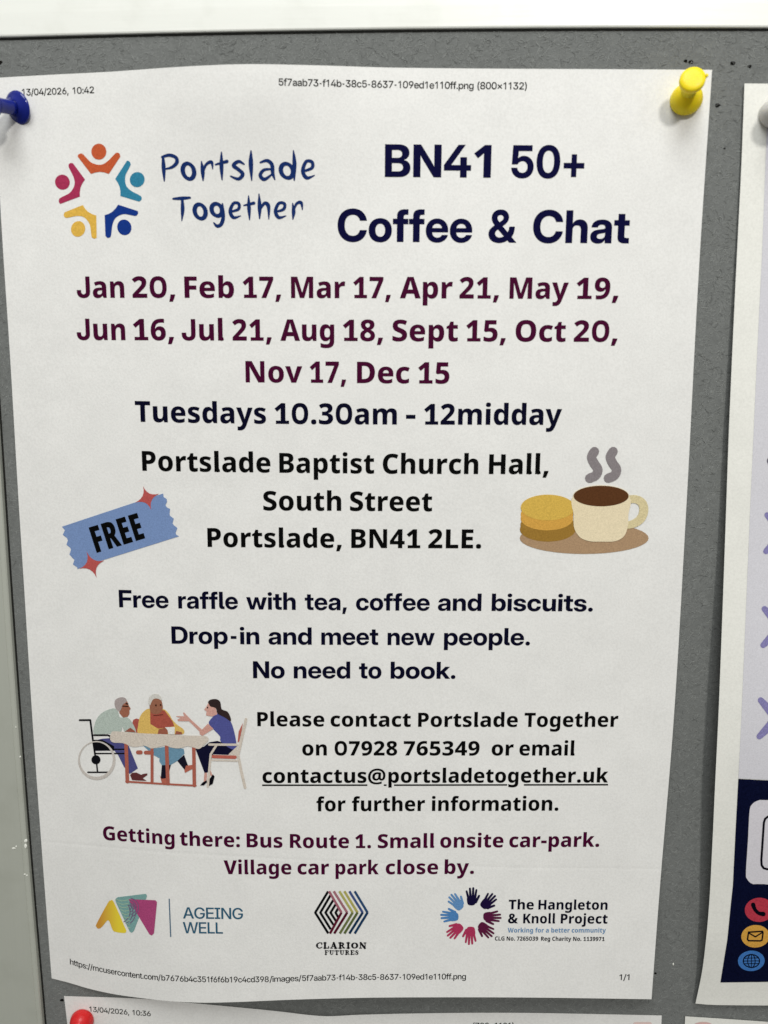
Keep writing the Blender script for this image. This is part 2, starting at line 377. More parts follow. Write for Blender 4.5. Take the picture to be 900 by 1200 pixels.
# ------------------------------------------------------------------ lettering
# letter outlines: character -> (advance, [contours as x, y, on-curve triples]), 1000 units to the em
LETTERS = {
'arial': {
' ': (269, []),
'&': (654, [[272,-11,1,197,-11,0,87,43,0,27,136,0,27,193,1,27,233,0,56,296,0,116,353,0,162,384,1,309,481,1,326,492,0,347,518,0,357,543,0,357,554,1,357,578,0,322,612,0,291,612,1,271,612,0,241,596,0,223,566,0,223,547,1,223,526,0,244,483,0,286,431,0,317,395,1,663,0,1,501,0,1,213,320,1,179,359,0,124,431,0,91,506,0,91,549,1,91,603,0,141,688,0,231,737,0,291,737,1,349,737,0,434,691,0,481,613,0,481,564,1,481,532,0,459,472,0,416,419,0,384,396,1,235,289,1,209,269,0,178,229,0,178,202,1,178,176,0,205,136,0,251,113,0,281,113,1,320,113,0,394,151,0,455,218,0,491,306,0,491,357,1,619,357,1,619,300,0,595,195,0,544,108,0,503,76,1,463,52,1,423,21,0,322,-11,0]]),
'+': (645, [[257,28,1,257,534,1,387,534,1,387,28,1], [70,219,1,70,343,1,575,343,1,575,219,1]]),
',': (269, [[36,-155,1,70,122,1,218,122,1,143,-155,1]]),
'-': (645, [[489,346,1,489,223,1,156,223,1,156,346,1]]),
'.': (269, [[135,-9,1,99,-9,0,48,42,0,48,78,1,48,114,0,99,165,0,135,165,1,171,165,0,222,114,0,222,78,1,222,42,0,171,-9,0]]),
'0': (645, [[322,-12,1,229,-12,0,99,80,0,32,248,0,32,363,1,32,479,0,99,648,0,229,739,0,322,739,1,416,739,0,545,648,0,612,479,0,612,363,1,612,248,0,545,79,0,416,-12,0], [322,116,1,368,116,0,429,176,0,460,287,0,460,363,1,460,440,0,429,551,0,368,611,0,322,611,1,277,611,0,215,551,0,184,440,0,184,363,1,184,287,0,215,176,0,277,116,0]]),
'1': (593, [[438,0,1,270,0,1,270,401,1,270,417,0,271,466,0,273,523,0,274,547,1,260,532,0,236,509,0,223,498,1,142,431,1,56,538,1,290,727,1,438,727,1]]),
'4': (645, [[20,153,1,20,277,1,335,728,1,494,728,1,182,278,1,182,277,1,625,277,1,625,153,1], [381,0,1,381,191,1,381,246,1,381,453,1,530,453,1,530,0,1]]),
'5': (645, [[322,-11,1,243,-11,0,122,48,0,51,154,0,46,226,1,198,226,1,200,193,0,233,142,0,288,113,0,323,113,1,359,113,0,413,146,0,444,204,0,444,242,1,444,280,0,413,339,0,360,373,0,325,373,1,279,373,0,215,334,0,203,300,1,57,300,1,79,728,1,553,728,1,553,598,1,221,598,1,209,438,1,210,438,1,236,465,0,310,493,0,354,493,1,403,493,0,490,456,0,558,389,0,596,299,0,596,246,1,596,171,0,528,55,0,404,-11,0]]),
'B': (646, [[51,0,1,51,728,1,347,728,1,427,728,0,537,680,0,594,597,0,594,542,1,594,500,0,562,434,0,502,391,0,462,381,1,462,380,1,507,377,0,579,333,0,621,257,0,621,205,1,621,145,0,562,52,0,448,0,0,366,0,1], [209,126,1,342,126,1,395,126,0,455,173,0,455,216,1,455,244,0,429,286,0,379,309,0,344,309,1,209,309,1], [209,428,1,334,428,1,365,428,0,409,449,0,433,489,0,433,515,1,433,555,0,380,602,0,334,602,1,209,602,1]]),
'C': (727, [[376,-12,1,276,-12,0,119,79,0,28,247,0,28,363,1,28,481,0,119,649,0,276,739,0,376,739,1,441,739,0,552,701,0,637,629,0,691,529,0,700,467,1,537,467,1,531,498,0,503,546,0,462,580,0,409,597,0,378,597,1,319,597,0,235,540,0,191,436,0,191,363,1,191,292,0,235,187,0,319,130,0,378,130,1,409,130,0,461,147,0,502,181,0,530,229,0,537,259,1,700,259,1,691,198,0,637,98,0,552,27,0,441,-12,0]]),
'D': (703, [[314,0,1,123,0,1,123,136,1,305,136,1,376,136,0,467,188,0,512,290,0,512,364,1,512,438,0,467,540,0,375,592,0,305,592,1,120,592,1,120,728,1,315,728,1,425,728,0,587,639,0,675,476,0,675,364,1,675,252,0,587,89,0,426,0,0], [213,728,1,213,0,1,51,0,1,51,728,1]]),
'F': (587, [[51,0,1,51,728,1,565,728,1,565,590,1,213,590,1,213,421,1,542,421,1,542,288,1,213,288,1,213,0,1]]),
'N': (728, [[51,0,1,51,728,1,220,728,1,441,374,1,452,357,0,486,298,0,523,230,0,540,199,1,521,157,1,520,191,0,517,281,0,515,364,0,515,388,1,515,728,1,677,728,1,677,0,1,508,0,1,306,322,1,293,343,0,252,412,0,202,500,0,176,548,1,205,564,1,209,511,0,212,416,0,213,343,0,213,322,1,213,0,1]]),
'a': (559, [[207,-9,1,155,-9,0,76,25,0,30,93,0,30,145,1,30,189,0,62,247,0,117,283,0,190,302,0,230,306,1,277,310,0,333,319,0,357,336,0,357,352,1,357,355,1,357,372,0,338,399,0,303,413,0,278,413,1,253,413,0,216,398,0,194,370,0,192,351,1,47,351,1,51,405,0,108,484,0,211,527,0,283,527,1,338,527,0,422,503,0,481,456,0,510,390,0,510,349,1,510,0,1,359,0,1,359,73,1,357,73,1,343,46,0,302,10,0,245,-9,0], [252,96,1,283,96,0,332,119,0,358,160,0,358,187,1,358,237,1,352,234,0,332,228,0,307,222,0,277,217,0,260,214,1,237,211,0,199,195,0,177,169,0,177,150,1,177,133,0,196,109,0,229,96,0]]),
'b': (603, [[353,-11,1,320,-11,0,262,9,0,217,49,0,203,79,1,202,79,1,202,0,1,49,0,1,49,728,1,204,728,1,204,445,1,204,445,1,221,473,0,265,509,0,321,527,0,355,527,1,421,527,0,520,459,0,576,338,0,576,258,1,576,177,0,521,56,0,421,-11,0], [312,114,1,345,114,0,393,148,0,420,213,0,420,258,1,420,304,0,393,368,0,345,402,0,312,402,1,278,402,0,226,367,0,197,302,0,197,258,1,197,215,0,226,150,0,278,114,0]]),
'c': (561, [[289,-12,1,211,-12,0,93,56,0,27,178,0,27,257,1,27,337,0,93,459,0,211,527,0,289,527,1,341,527,0,429,497,0,495,441,0,533,365,0,536,318,1,387,318,1,384,338,0,369,369,0,345,391,0,312,403,0,292,403,1,258,403,0,209,368,0,183,303,0,183,257,1,183,213,0,209,148,0,258,112,0,292,112,1,312,112,0,345,124,0,368,147,0,383,179,0,386,199,1,536,199,1,534,153,0,497,76,0,431,19,0,342,-12,0]]),
'd': (603, [[250,-11,1,183,-11,0,82,56,0,27,177,0,27,258,1,27,338,0,83,459,0,183,527,0,249,527,1,282,527,0,338,509,0,383,473,0,399,445,1,400,445,1,400,728,1,554,728,1,554,0,1,402,0,1,402,79,1,401,79,1,387,49,0,342,9,0,284,-11,0], [292,114,1,326,114,0,378,150,0,407,215,0,407,258,1,407,302,0,378,367,0,326,402,0,292,402,1,259,402,0,210,368,0,183,304,0,183,258,1,183,213,0,210,148,0,259,114,0]]),
'e': (566, [[288,-12,1,210,-12,0,92,57,0,27,179,0,27,257,1,27,336,0,93,458,0,209,527,0,284,527,1,341,527,0,436,489,0,504,417,0,541,320,0,541,261,1,541,219,1,80,219,1,80,315,1,467,315,1,397,294,1,397,330,0,371,383,0,321,411,0,287,411,1,254,411,0,204,383,0,178,330,0,178,294,1,178,226,1,178,188,0,205,133,0,257,102,0,293,102,1,320,102,0,362,117,0,390,145,0,396,163,1,537,163,1,527,112,0,457,33,0,352,-12,0]]),
'f': (383, [[363,516,1,363,395,1,9,395,1,9,516,1], [103,0,1,103,578,1,103,628,0,141,694,0,218,728,0,276,728,1,303,728,0,353,728,0,363,728,1,363,607,1,356,607,0,324,607,0,313,607,1,283,607,0,257,582,0,257,552,1,257,0,1]]),
'h': (592, [[204,284,1,204,0,1,49,0,1,49,728,1,204,728,1,204,380,1,177,380,1,201,448,0,292,527,0,364,527,1,420,527,0,500,479,0,543,388,0,543,323,1,543,0,1,389,0,1,389,293,1,389,342,0,342,394,0,299,394,1,270,394,0,228,370,0,204,322,0]]),
'i': (253, [[49,0,1,49,516,1,204,516,1,204,0,1], [126,574,1,88,574,0,39,620,0,39,654,1,39,689,0,88,734,0,126,734,1,164,734,0,213,689,0,213,654,1,213,619,0,164,574,0]]),
'k': (558, [[189,142,1,189,325,1,205,325,1,376,516,1,555,516,1,325,253,1,287,253,1], [49,0,1,49,728,1,204,728,1,204,0,1], [385,0,1,231,219,1,333,327,1,565,0,1]]),
'l': (281, [[222,0,1,131,0,0,49,67,0,49,144,1,49,728,1,204,728,1,204,159,1,204,136,0,223,117,0,246,117,1,251,117,0,262,117,0,267,117,1,267,0,1,256,0,0,233,0,0]]),
'm': (892, [[49,0,1,49,516,1,198,516,1,198,398,1,190,398,1,203,442,0,253,499,0,319,527,0,355,527,1,414,527,0,501,459,0,510,398,1,495,398,1,505,438,0,555,496,0,627,527,0,669,527,1,719,527,0,798,483,0,843,401,0,843,342,1,843,0,1,688,0,1,688,311,1,688,355,0,641,400,0,605,400,1,579,400,0,541,377,0,520,335,0,520,308,1,520,0,1,372,0,1,372,314,1,372,353,0,327,400,0,290,400,1,266,400,0,227,377,0,204,334,0,204,303,1,204,0,1]]),
'n': (592, [[204,284,1,204,0,1,49,0,1,49,516,1,202,516,1,202,380,1,177,380,1,201,448,0,292,527,0,364,527,1,420,527,0,500,479,0,543,388,0,543,323,1,543,0,1,389,0,1,389,293,1,389,342,0,342,394,0,299,394,1,270,394,0,228,370,0,204,322,0]]),
'o': (586, [[293,-12,1,214,-12,0,94,55,0,27,176,0,27,257,1,27,339,0,94,460,0,214,527,0,293,527,1,373,527,0,492,460,0,559,339,0,559,257,1,559,176,0,492,55,0,373,-12,0], [293,113,1,326,113,0,375,147,0,403,212,0,403,257,1,403,304,0,375,368,0,326,403,0,293,403,1,261,403,0,211,369,0,183,304,0,183,257,1,183,212,0,211,147,0,261,113,0]]),
'p': (603, [[49,-204,1,49,516,1,202,516,1,202,447,1,204,447,1,219,474,0,264,509,0,321,527,0,355,527,1,421,527,0,520,459,0,576,338,0,576,258,1,576,177,0,521,56,0,421,-11,0,353,-11,1,320,-11,0,263,9,0,220,48,0,205,77,1,204,77,1,204,-204,1], [312,114,1,345,114,0,393,148,0,420,213,0,420,258,1,420,304,0,393,368,0,345,402,0,312,402,1,278,402,0,226,367,0,197,302,0,197,258,1,197,215,0,226,150,0,278,114,0]]),
'r': (382, [[49,0,1,49,516,1,199,516,1,199,426,1,200,426,1,214,474,0,274,518,0,326,518,1,339,518,0,361,518,0,370,517,1,370,388,1,361,388,0,324,390,0,306,390,1,276,390,0,230,363,0,204,310,0,204,272,1,204,0,1]]),
's': (528, [[269,-13,1,200,-13,0,93,29,0,29,108,0,25,163,1,177,163,1,181,132,0,227,96,0,267,96,1,305,96,0,347,124,0,347,146,1,347,165,0,314,188,0,282,194,1,191,211,1,115,225,0,36,301,0,36,362,1,36,412,0,91,486,0,191,526,0,260,526,1,330,526,0,432,483,0,490,405,0,491,350,1,348,350,1,348,380,0,302,418,0,265,418,1,230,418,0,190,390,0,190,369,1,190,350,0,222,326,0,250,321,1,350,302,1,429,287,0,504,218,0,504,161,1,504,109,0,445,31,0,339,-13,0]]),
't': (379, [[358,516,1,358,395,1,9,395,1,9,516,1], [98,656,1,252,656,1,252,166,1,252,140,0,273,121,0,301,121,1,314,121,0,349,121,0,358,121,1,358,0,1,345,0,0,295,0,0,269,0,1,180,0,0,98,68,0,98,141,1]]),
'u': (592, [[229,-11,1,173,-11,0,93,37,0,49,128,0,49,192,1,49,516,1,204,516,1,204,222,1,204,174,0,251,122,0,294,122,1,322,122,0,365,145,0,389,194,0,389,232,1,389,516,1,543,516,1,543,0,1,391,0,1,391,136,1,416,136,1,391,68,0,301,-11,0]]),
'w': (831, [[163,0,1,4,516,1,166,516,1,210,344,1,224,288,0,250,168,0,263,109,1,242,109,1,256,168,0,285,288,0,300,344,1,346,516,1,484,516,1,530,344,1,545,288,0,574,168,0,588,109,1,567,109,1,580,168,0,605,288,0,618,344,1,662,516,1,827,516,1,668,0,1,508,0,1,449,199,1,441,229,0,425,289,0,410,352,0,401,382,1,429,382,1,421,352,0,406,289,0,390,229,0,381,199,1,322,0,1]]),
},
'canva': {
' ': (260, []),
'&': (783, [[324,723,1,419,723,0,531,636,0,531,557,1,531,495,0,456,406,0,398,370,1,519,255,1,538,283,0,566,351,0,574,390,1,746,390,1,730,319,0,670,191,0,632,148,1,786,0,1,570,0,1,513,58,1,485,39,0,427,8,0,349,-10,0,290,-10,1,211,-10,0,98,43,0,39,137,0,39,195,1,39,240,0,72,313,0,134,371,0,178,394,1,157,418,0,126,467,0,108,524,0,108,557,1,108,631,0,219,723,0], [269,302,1,250,289,0,224,260,0,211,227,0,211,206,1,211,169,0,262,124,0,304,124,1,341,124,0,396,145,0,411,159,1], [321,612,1,295,612,0,259,583,0,259,553,1,259,527,0,288,484,0,309,462,1,345,483,0,379,531,0,379,557,1,379,584,0,347,612,0]]),
',': (304, [[229,116,1,236,105,1,223,53,0,178,-67,0,150,-129,1,27,-129,1,43,-64,0,68,62,0,76,116,1]]),
'-': (322, [[26,200,1,26,336,1,296,336,1,296,200,1]]),
'.': (291, [[52,76,1,52,123,0,104,165,0,147,165,1,188,165,0,240,122,0,240,76,1,240,31,0,187,-12,0,147,-12,1,104,-12,0,52,31,0]]),
'0': (674, [[628,358,1,628,275,0,593,140,0,523,42,0,413,-10,0,337,-10,1,262,-10,0,151,42,0,80,140,0,45,275,0,45,359,1,45,470,0,108,635,0,237,725,0,337,725,1,439,725,0,567,634,0,628,469,0], [196,358,1,196,288,0,224,186,0,287,131,0,337,131,1,388,131,0,450,186,0,478,288,0,478,358,1,478,464,0,414,586,0,337,586,1,287,586,0,224,531,0,196,429,0]]),
'1': (583, [[434,0,1,265,0,1,265,389,1,265,404,0,265,453,0,267,510,0,268,533,1,255,518,0,233,496,0,219,485,1,140,419,1,53,526,1,285,714,1,434,714,1]]),
'2': (583, [[541,0,1,34,0,1,34,114,1,212,293,1,266,349,0,330,421,0,357,477,0,357,509,1,357,547,0,309,583,0,274,583,1,236,583,0,165,546,0,122,509,1,30,617,1,61,645,0,133,694,0,226,724,0,291,724,1,362,724,0,466,674,0,523,587,0,523,530,1,523,470,0,478,372,0,389,276,0,325,216,1,249,144,1,249,140,1,541,140,1]]),
'3': (583, [[516,556,1,516,506,0,474,434,0,404,387,0,361,376,1,361,373,1,447,363,0,538,279,0,538,204,1,538,145,0,476,47,0,347,-10,0,246,-10,1,180,-10,0,82,10,0,37,29,1,37,170,1,83,146,0,183,123,0,225,123,1,302,123,0,361,171,0,361,213,1,361,242,0,331,282,0,260,302,0,197,302,1,147,302,1,147,430,1,198,430,1,254,430,0,322,453,0,353,493,0,353,520,1,353,555,0,303,589,0,261,589,1,227,589,0,169,572,0,125,549,0,110,539,1,38,652,1,81,682,0,195,724,0,283,724,1,394,724,0,516,633,0]]),
'4': (583, [[566,144,1,481,144,1,481,0,1,317,0,1,317,144,1,18,144,1,18,269,1,325,715,1,481,715,1,481,272,1,566,272,1], [317,390,1,317,405,0,318,442,0,319,476,0,321,503,0,321,508,1,316,508,1,307,487,0,290,455,0,277,436,1,165,272,1,317,272,1]]),
'5': (583, [[312,461,1,375,461,0,476,408,0,534,308,0,534,236,1,534,157,0,470,47,0,344,-10,0,250,-10,1,189,-10,0,88,10,0,50,29,1,50,169,1,88,150,0,193,123,0,238,123,1,278,123,0,334,146,0,365,194,0,365,229,1,365,277,0,299,330,0,232,330,1,204,330,0,148,319,0,128,314,1,63,347,1,90,714,1,485,714,1,485,573,1,233,573,1,222,451,1,238,454,0,277,461,0]]),
'6': (583, [[39,303,1,39,364,0,57,485,0,102,593,0,183,676,0,310,724,0,402,724,1,423,724,0,481,719,0,500,716,1,500,583,1,481,588,0,432,593,0,399,593,1,341,593,0,263,563,0,217,508,0,194,432,0,192,386,1,198,386,1,212,410,0,250,447,0,307,469,0,346,469,1,409,469,0,499,416,0,548,313,0,548,241,1,548,162,0,488,50,0,378,-10,0,302,-10,1,246,-10,0,151,27,0,79,104,0,39,223,0], [299,124,1,337,124,0,385,179,0,385,238,1,385,285,0,344,340,0,301,340,1,271,340,0,229,313,0,206,271,0,206,249,1,206,227,0,217,182,0,240,146,0,275,124,0]]),
'7': (583, [[110,0,1,367,574,1,39,574,1,39,714,1,546,714,1,546,611,1,285,0,1]]),
'8': (583, [[293,724,1,396,724,0,525,638,0,525,551,1,525,508,0,491,443,0,435,395,0,398,376,1,435,357,0,502,306,0,546,236,0,546,189,1,546,131,0,490,41,0,377,-10,0,292,-10,1,205,-10,0,92,39,0,37,128,0,37,187,1,37,236,0,73,305,0,134,354,0,171,373,1,140,393,0,89,444,0,58,510,0,58,552,1,58,609,0,119,685,0,225,724,0], [192,192,1,192,157,0,242,112,0,290,112,1,341,112,0,392,155,0,392,190,1,392,215,0,363,255,0,321,285,0,300,295,1,286,302,1,258,289,0,216,257,0,192,218,0], [292,602,1,260,602,0,216,568,0,216,537,1,216,517,0,236,484,0,270,458,0,291,447,1,310,457,0,345,481,0,367,514,0,367,537,1,367,568,0,323,602,0]]),
'9': (583, [[544,403,1,544,312,0,506,160,0,420,50,0,282,-10,0,182,-10,1,161,-10,0,104,-7,0,85,-4,1,85,130,1,105,126,0,148,121,0,175,121,1,237,121,0,319,152,0,367,207,0,389,284,0,391,328,1,385,328,1,372,304,0,333,267,0,276,245,0,235,245,1,174,245,0,84,298,0,36,401,0,36,474,1,36,553,0,96,664,0,207,724,0,283,724,1,337,724,0,432,686,0,504,608,0,544,486,0], [286,590,1,245,590,0,198,535,0,198,476,1,198,429,0,241,374,0,284,374,1,312,374,0,354,401,0,377,443,0,377,465,1,377,487,0,367,532,0,345,568,0,310,590,0]]),
':': (284, [[49,74,1,49,123,0,104,162,0,143,162,1,180,162,0,234,123,0,234,74,1,234,29,0,180,-12,0,143,-12,1,104,-12,0,49,29,0], [49,471,1,49,518,0,104,558,0,143,558,1,180,558,0,234,518,0,234,471,1,234,424,0,180,383,0,143,383,1,104,383,0,49,424,0]]),
'@': (897, [[853,366,1,853,319,0,830,229,0,784,157,0,716,113,0,671,113,1,633,113,0,571,148,0,555,178,1,549,178,1,528,150,0,462,113,0,419,113,1,330,113,0,240,220,0,240,308,1,240,374,0,296,478,0,403,538,0,481,538,1,528,538,0,620,520,0,649,510,1,639,304,1,639,296,0,638,272,0,638,261,1,638,231,0,658,208,0,672,208,1,693,208,0,722,251,0,739,324,0,739,367,1,739,446,0,678,560,0,560,622,0,477,622,1,400,622,0,282,574,0,203,485,0,162,365,0,162,293,1,162,209,0,224,87,0,347,21,0,438,21,1,495,21,0,624,47,0,680,68,1,680,-34,1,630,-55,0,509,-78,0,443,-78,1,317,-78,0,139,11,0,44,178,0,44,294,1,44,384,0,105,540,0,217,656,0,376,721,0,475,721,1,560,721,0,699,672,0,799,580,0,853,448,0], [362,308,1,362,255,0,402,208,0,435,208,1,478,208,0,516,278,0,520,349,1,525,437,1,515,440,0,494,442,0,482,442,1,440,442,0,387,404,0,362,344,0]]),
'A': (705, [[522,0,1,475,155,1,230,155,1,182,0,1,0,0,1,244,717,1,458,717,1,704,0,1], [395,436,1,390,452,0,373,516,0,357,584,0,352,605,1,348,582,0,332,518,0,317,457,0,311,436,1,268,294,1,438,294,1]]),
'B': (668, [[320,714,1,470,714,0,603,625,0,603,536,1,603,490,0,570,425,0,516,386,0,485,379,1,485,374,1,518,367,0,580,332,0,619,264,0,619,208,1,619,143,0,555,49,0,436,0,0,353,0,1,82,0,1,82,714,1], [326,433,1,385,433,0,431,477,0,431,513,1,431,549,0,377,585,0,319,585,1,250,585,1,250,433,1], [250,308,1,250,131,1,336,131,1,397,131,0,446,182,0,446,221,1,446,245,0,425,284,0,375,308,0,332,308,1]]),
'C': (645, [[397,585,1,357,585,0,294,554,0,250,494,0,226,409,0,226,355,1,226,283,0,265,181,0,345,129,0,405,129,1,452,129,0,540,152,0,584,169,1,584,27,1,538,8,0,443,-10,0,386,-10,1,272,-10,0,124,82,0,53,247,0,53,356,1,53,437,0,98,571,0,186,670,0,315,724,0,399,724,1,451,724,0,563,700,0,614,676,1,560,543,1,523,561,0,443,585,0]]),
'D': (733, [[680,370,1,680,247,0,588,82,0,420,0,0,305,0,1,82,0,1,82,714,1,322,714,1,436,714,0,595,635,0,680,482,0], [505,364,1,505,436,0,463,531,0,382,577,0,321,577,1,250,577,1,250,138,1,306,138,1,408,138,0,505,250,0]]),
'E': (551, [[500,0,1,82,0,1,82,714,1,500,714,1,500,578,1,250,578,1,250,438,1,483,438,1,483,302,1,250,302,1,250,138,1,500,138,1]]),
'F': (534, [[247,0,1,82,0,1,82,714,1,498,714,1,498,578,1,247,578,1,247,413,1,480,413,1,480,277,1,247,277,1]]),
'G': (737, [[375,408,1,668,408,1,668,32,1,612,13,0,475,-10,0,398,-10,1,293,-10,0,138,72,0,53,236,0,53,359,1,53,471,0,140,635,0,306,724,0,427,724,1,493,724,0,609,700,0,654,680,1,599,547,1,561,565,0,475,585,0,427,585,1,358,585,0,269,524,0,227,420,0,227,355,1,227,284,0,269,182,0,352,129,0,415,129,1,439,129,0,493,135,0,509,139,1,509,276,1,375,276,1]]),
'H': (760, [[678,0,1,509,0,1,509,301,1,250,301,1,250,0,1,82,0,1,82,714,1,250,714,1,250,440,1,509,440,1,509,714,1,678,714,1]]),
'J': (577, [[275,-10,1,159,-10,0,28,108,0,28,217,1,28,259,1,189,259,1,189,215,1,189,167,0,235,118,0,275,118,1,314,118,0,359,167,0,359,215,1,359,715,1,518,715,1,518,218,1,518,108,0,389,-10,0]]),
'K': (670, [[670,0,1,480,0,1,311,290,1,250,248,1,250,0,1,82,0,1,82,714,1,250,714,1,250,394,1,267,419,0,306,472,0,325,496,1,486,714,1,671,714,1,431,396,1]]),
'L': (568, [[82,0,1,82,714,1,250,714,1,250,137,1,534,137,1,534,0,1]]),
'M': (952, [[394,0,1,226,542,1,222,542,1,224,522,0,228,455,0,231,378,0,231,340,1,231,0,1,82,0,1,82,714,1,308,714,1,475,188,1,479,188,1,644,714,1,870,714,1,870,0,1,715,0,1,715,344,1,715,378,0,717,453,0,721,520,0,722,541,1,718,541,1,551,0,1]]),
'N': (816, [[734,0,1,517,0,1,227,525,1,223,525,1,225,502,0,228,438,0,231,370,0,231,341,1,231,0,1,82,0,1,82,714,1,298,714,1,587,195,1,591,195,1,590,216,0,586,278,0,584,345,0,584,371,1,584,714,1,734,714,1]]),
'O': (793, [[739,358,1,739,275,0,698,140,0,615,42,0,486,-10,0,396,-10,1,308,-10,0,178,42,0,94,140,0,53,275,0,53,359,1,53,470,0,127,635,0,279,725,0,397,725,1,516,725,0,667,634,0,739,469,0], [230,358,1,230,288,0,264,186,0,338,131,0,396,131,1,456,131,0,529,186,0,562,288,0,562,358,1,562,464,0,487,586,0,397,586,1,338,586,0,264,531,0,230,429,0]]),
'P': (625, [[315,714,1,452,714,0,585,598,0,585,491,1,585,443,0,557,356,0,493,287,0,387,247,0,310,247,1,250,247,1,250,0,1,82,0,1,82,714,1], [310,577,1,250,577,1,250,384,1,296,384,1,332,384,0,386,404,0,417,450,0,417,486,1,417,529,0,365,577,0]]),
'R': (663, [[307,714,1,402,714,0,527,667,0,590,574,0,590,505,1,590,459,0,558,386,0,501,332,0,464,313,1,669,0,1,478,0,1,321,269,1,250,269,1,250,0,1,82,0,1,82,714,1], [303,585,1,250,585,1,250,397,1,303,397,1,358,397,0,420,443,0,420,497,1,420,526,0,396,565,0,344,585,0]]),
'S': (570, [[534,211,1,534,151,0,474,51,0,353,-10,0,260,-10,1,213,-10,0,140,-1,0,77,18,0,46,32,1,46,183,1,98,157,0,214,128,0,264,128,1,299,128,0,344,145,0,366,176,0,366,196,1,366,219,0,339,250,0,279,281,0,227,303,1,172,327,0,93,382,0,52,462,0,52,522,1,52,588,0,117,678,0,234,724,0,311,724,1,378,724,0,486,695,0,529,676,1,478,544,1,434,564,0,346,588,0,306,588,1,276,588,0,237,573,0,218,546,0,218,528,1,218,507,0,245,475,0,308,442,0,362,419,1,417,396,0,493,341,0,534,267,0]]),
'T': (582, [[375,0,1,207,0,1,207,575,1,21,575,1,21,714,1,561,714,1,561,575,1,375,575,1]]),
'V': (671, [[671,714,1,432,0,1,238,0,1,0,714,1,187,714,1,299,328,1,306,306,0,320,245,0,333,184,0,335,163,1,338,184,0,350,244,0,364,305,0,371,327,1,485,714,1]]),
'W': (1012, [[998,714,1,818,0,1,624,0,1,538,350,1,535,362,0,527,404,0,516,455,0,508,501,0,506,516,1,504,501,0,496,455,0,486,404,0,477,361,0,474,349,1,389,0,1,194,0,1,14,714,1,178,714,1,264,337,1,267,321,0,277,273,0,288,221,0,297,171,0,299,152,1,303,180,0,315,249,0,329,320,0,343,382,0,349,404,1,427,714,1,585,714,1,663,404,1,669,382,0,683,319,0,697,247,0,710,179,0,713,152,1,716,177,0,729,247,0,743,315,0,748,336,1,834,714,1]]),
'a': (608, [[324,559,1,427,559,0,540,459,0,540,363,1,540,0,1,424,0,1,392,74,1,388,74,1,365,45,0,316,7,0,252,-10,0,207,-10,1,159,-10,0,82,28,0,38,105,0,38,164,1,38,251,0,162,337,0,283,342,1,374,345,1,374,359,1,374,403,0,333,439,0,297,439,1,261,439,0,182,416,0,143,398,1,95,510,1,140,533,0,255,559,0], [322,248,1,258,246,0,207,207,0,207,172,1,207,140,0,243,109,0,273,109,1,316,109,0,375,161,0,375,206,1,375,251,1]]),
'b': (636, [[236,585,1,236,555,0,233,499,0,230,478,1,236,478,1,258,512,0,330,559,0,388,559,1,477,559,0,590,414,0,590,276,1,590,182,0,538,54,0,445,-10,0,383,-10,1,324,-10,0,258,32,0,236,57,1,226,57,1,199,0,1,71,0,1,71,760,1,236,760,1], [332,428,1,298,428,0,255,398,0,236,338,0,236,291,1,236,270,1,236,197,0,279,124,0,334,124,1,377,124,0,421,202,0,421,277,1,421,352,0,378,428,0]]),
'c': (524, [[314,-10,1,233,-10,0,112,50,0,45,175,0,45,272,1,45,372,0,119,499,0,245,559,0,326,559,1,375,559,0,462,538,0,498,520,1,449,396,1,417,409,0,357,427,0,326,427,1,291,427,0,240,393,0,214,325,0,214,273,1,214,221,0,241,155,0,291,123,0,325,123,1,367,123,0,446,147,0,481,168,1,481,34,1,449,14,0,368,-10,0]]),
'd': (636, [[247,-10,1,158,-10,0,45,134,0,45,274,1,45,415,0,160,559,0,253,559,1,291,559,0,347,538,0,388,501,0,403,478,1,407,478,1,404,497,0,399,566,0,399,596,1,399,760,1,565,760,1,565,0,1,439,0,1,405,70,1,399,70,1,385,48,0,344,12,0,286,-10,0], [309,122,1,365,122,0,411,188,0,411,257,1,411,272,1,411,346,0,367,425,0,308,425,1,265,425,0,213,347,0,213,271,1,213,195,0,265,122,0]]),
'e': (605, [[309,559,1,387,559,0,500,502,0,561,391,0,561,309,1,561,231,1,213,231,1,215,177,0,283,111,0,346,111,1,398,111,0,482,131,0,527,152,1,527,30,1,487,9,0,396,-10,0,328,-10,1,246,-10,0,118,50,0,45,175,0,45,271,1,45,368,0,112,495,0,231,559,0], [314,443,1,273,443,0,221,391,0,217,339,1,407,339,1,407,369,0,386,415,0,345,443,0]]),
'f': (396, [[386,424,1,264,424,1,264,0,1,98,0,1,98,424,1,20,424,1,20,505,1,101,548,1,101,562,1,101,669,0,190,765,0,286,765,1,326,765,0,392,752,0,425,741,1,389,630,1,374,635,0,338,642,0,317,642,1,290,642,0,264,607,0,264,569,1,264,549,1,386,549,1]]),
'g': (636, [[251,559,1,308,559,0,382,515,0,406,480,1,410,480,1,424,549,1,565,549,1,565,-3,1,565,-80,0,504,-186,0,380,-240,0,284,-240,1,219,-240,0,118,-225,0,74,-208,1,74,-68,1,121,-88,0,214,-110,0,277,-110,1,338,-110,0,400,-58,0,400,-11,1,400,2,1,400,15,0,403,53,0,405,70,1,400,70,1,379,35,0,305,-10,0,249,-10,1,157,-10,0,45,136,0,45,274,1,45,411,0,158,559,0], [308,429,1,277,429,0,235,393,0,214,323,0,214,271,1,214,193,0,262,119,0,311,119,1,338,119,0,377,136,0,400,169,0,412,219,0,412,254,1,412,276,1,412,326,0,392,395,0,347,429,0]]),
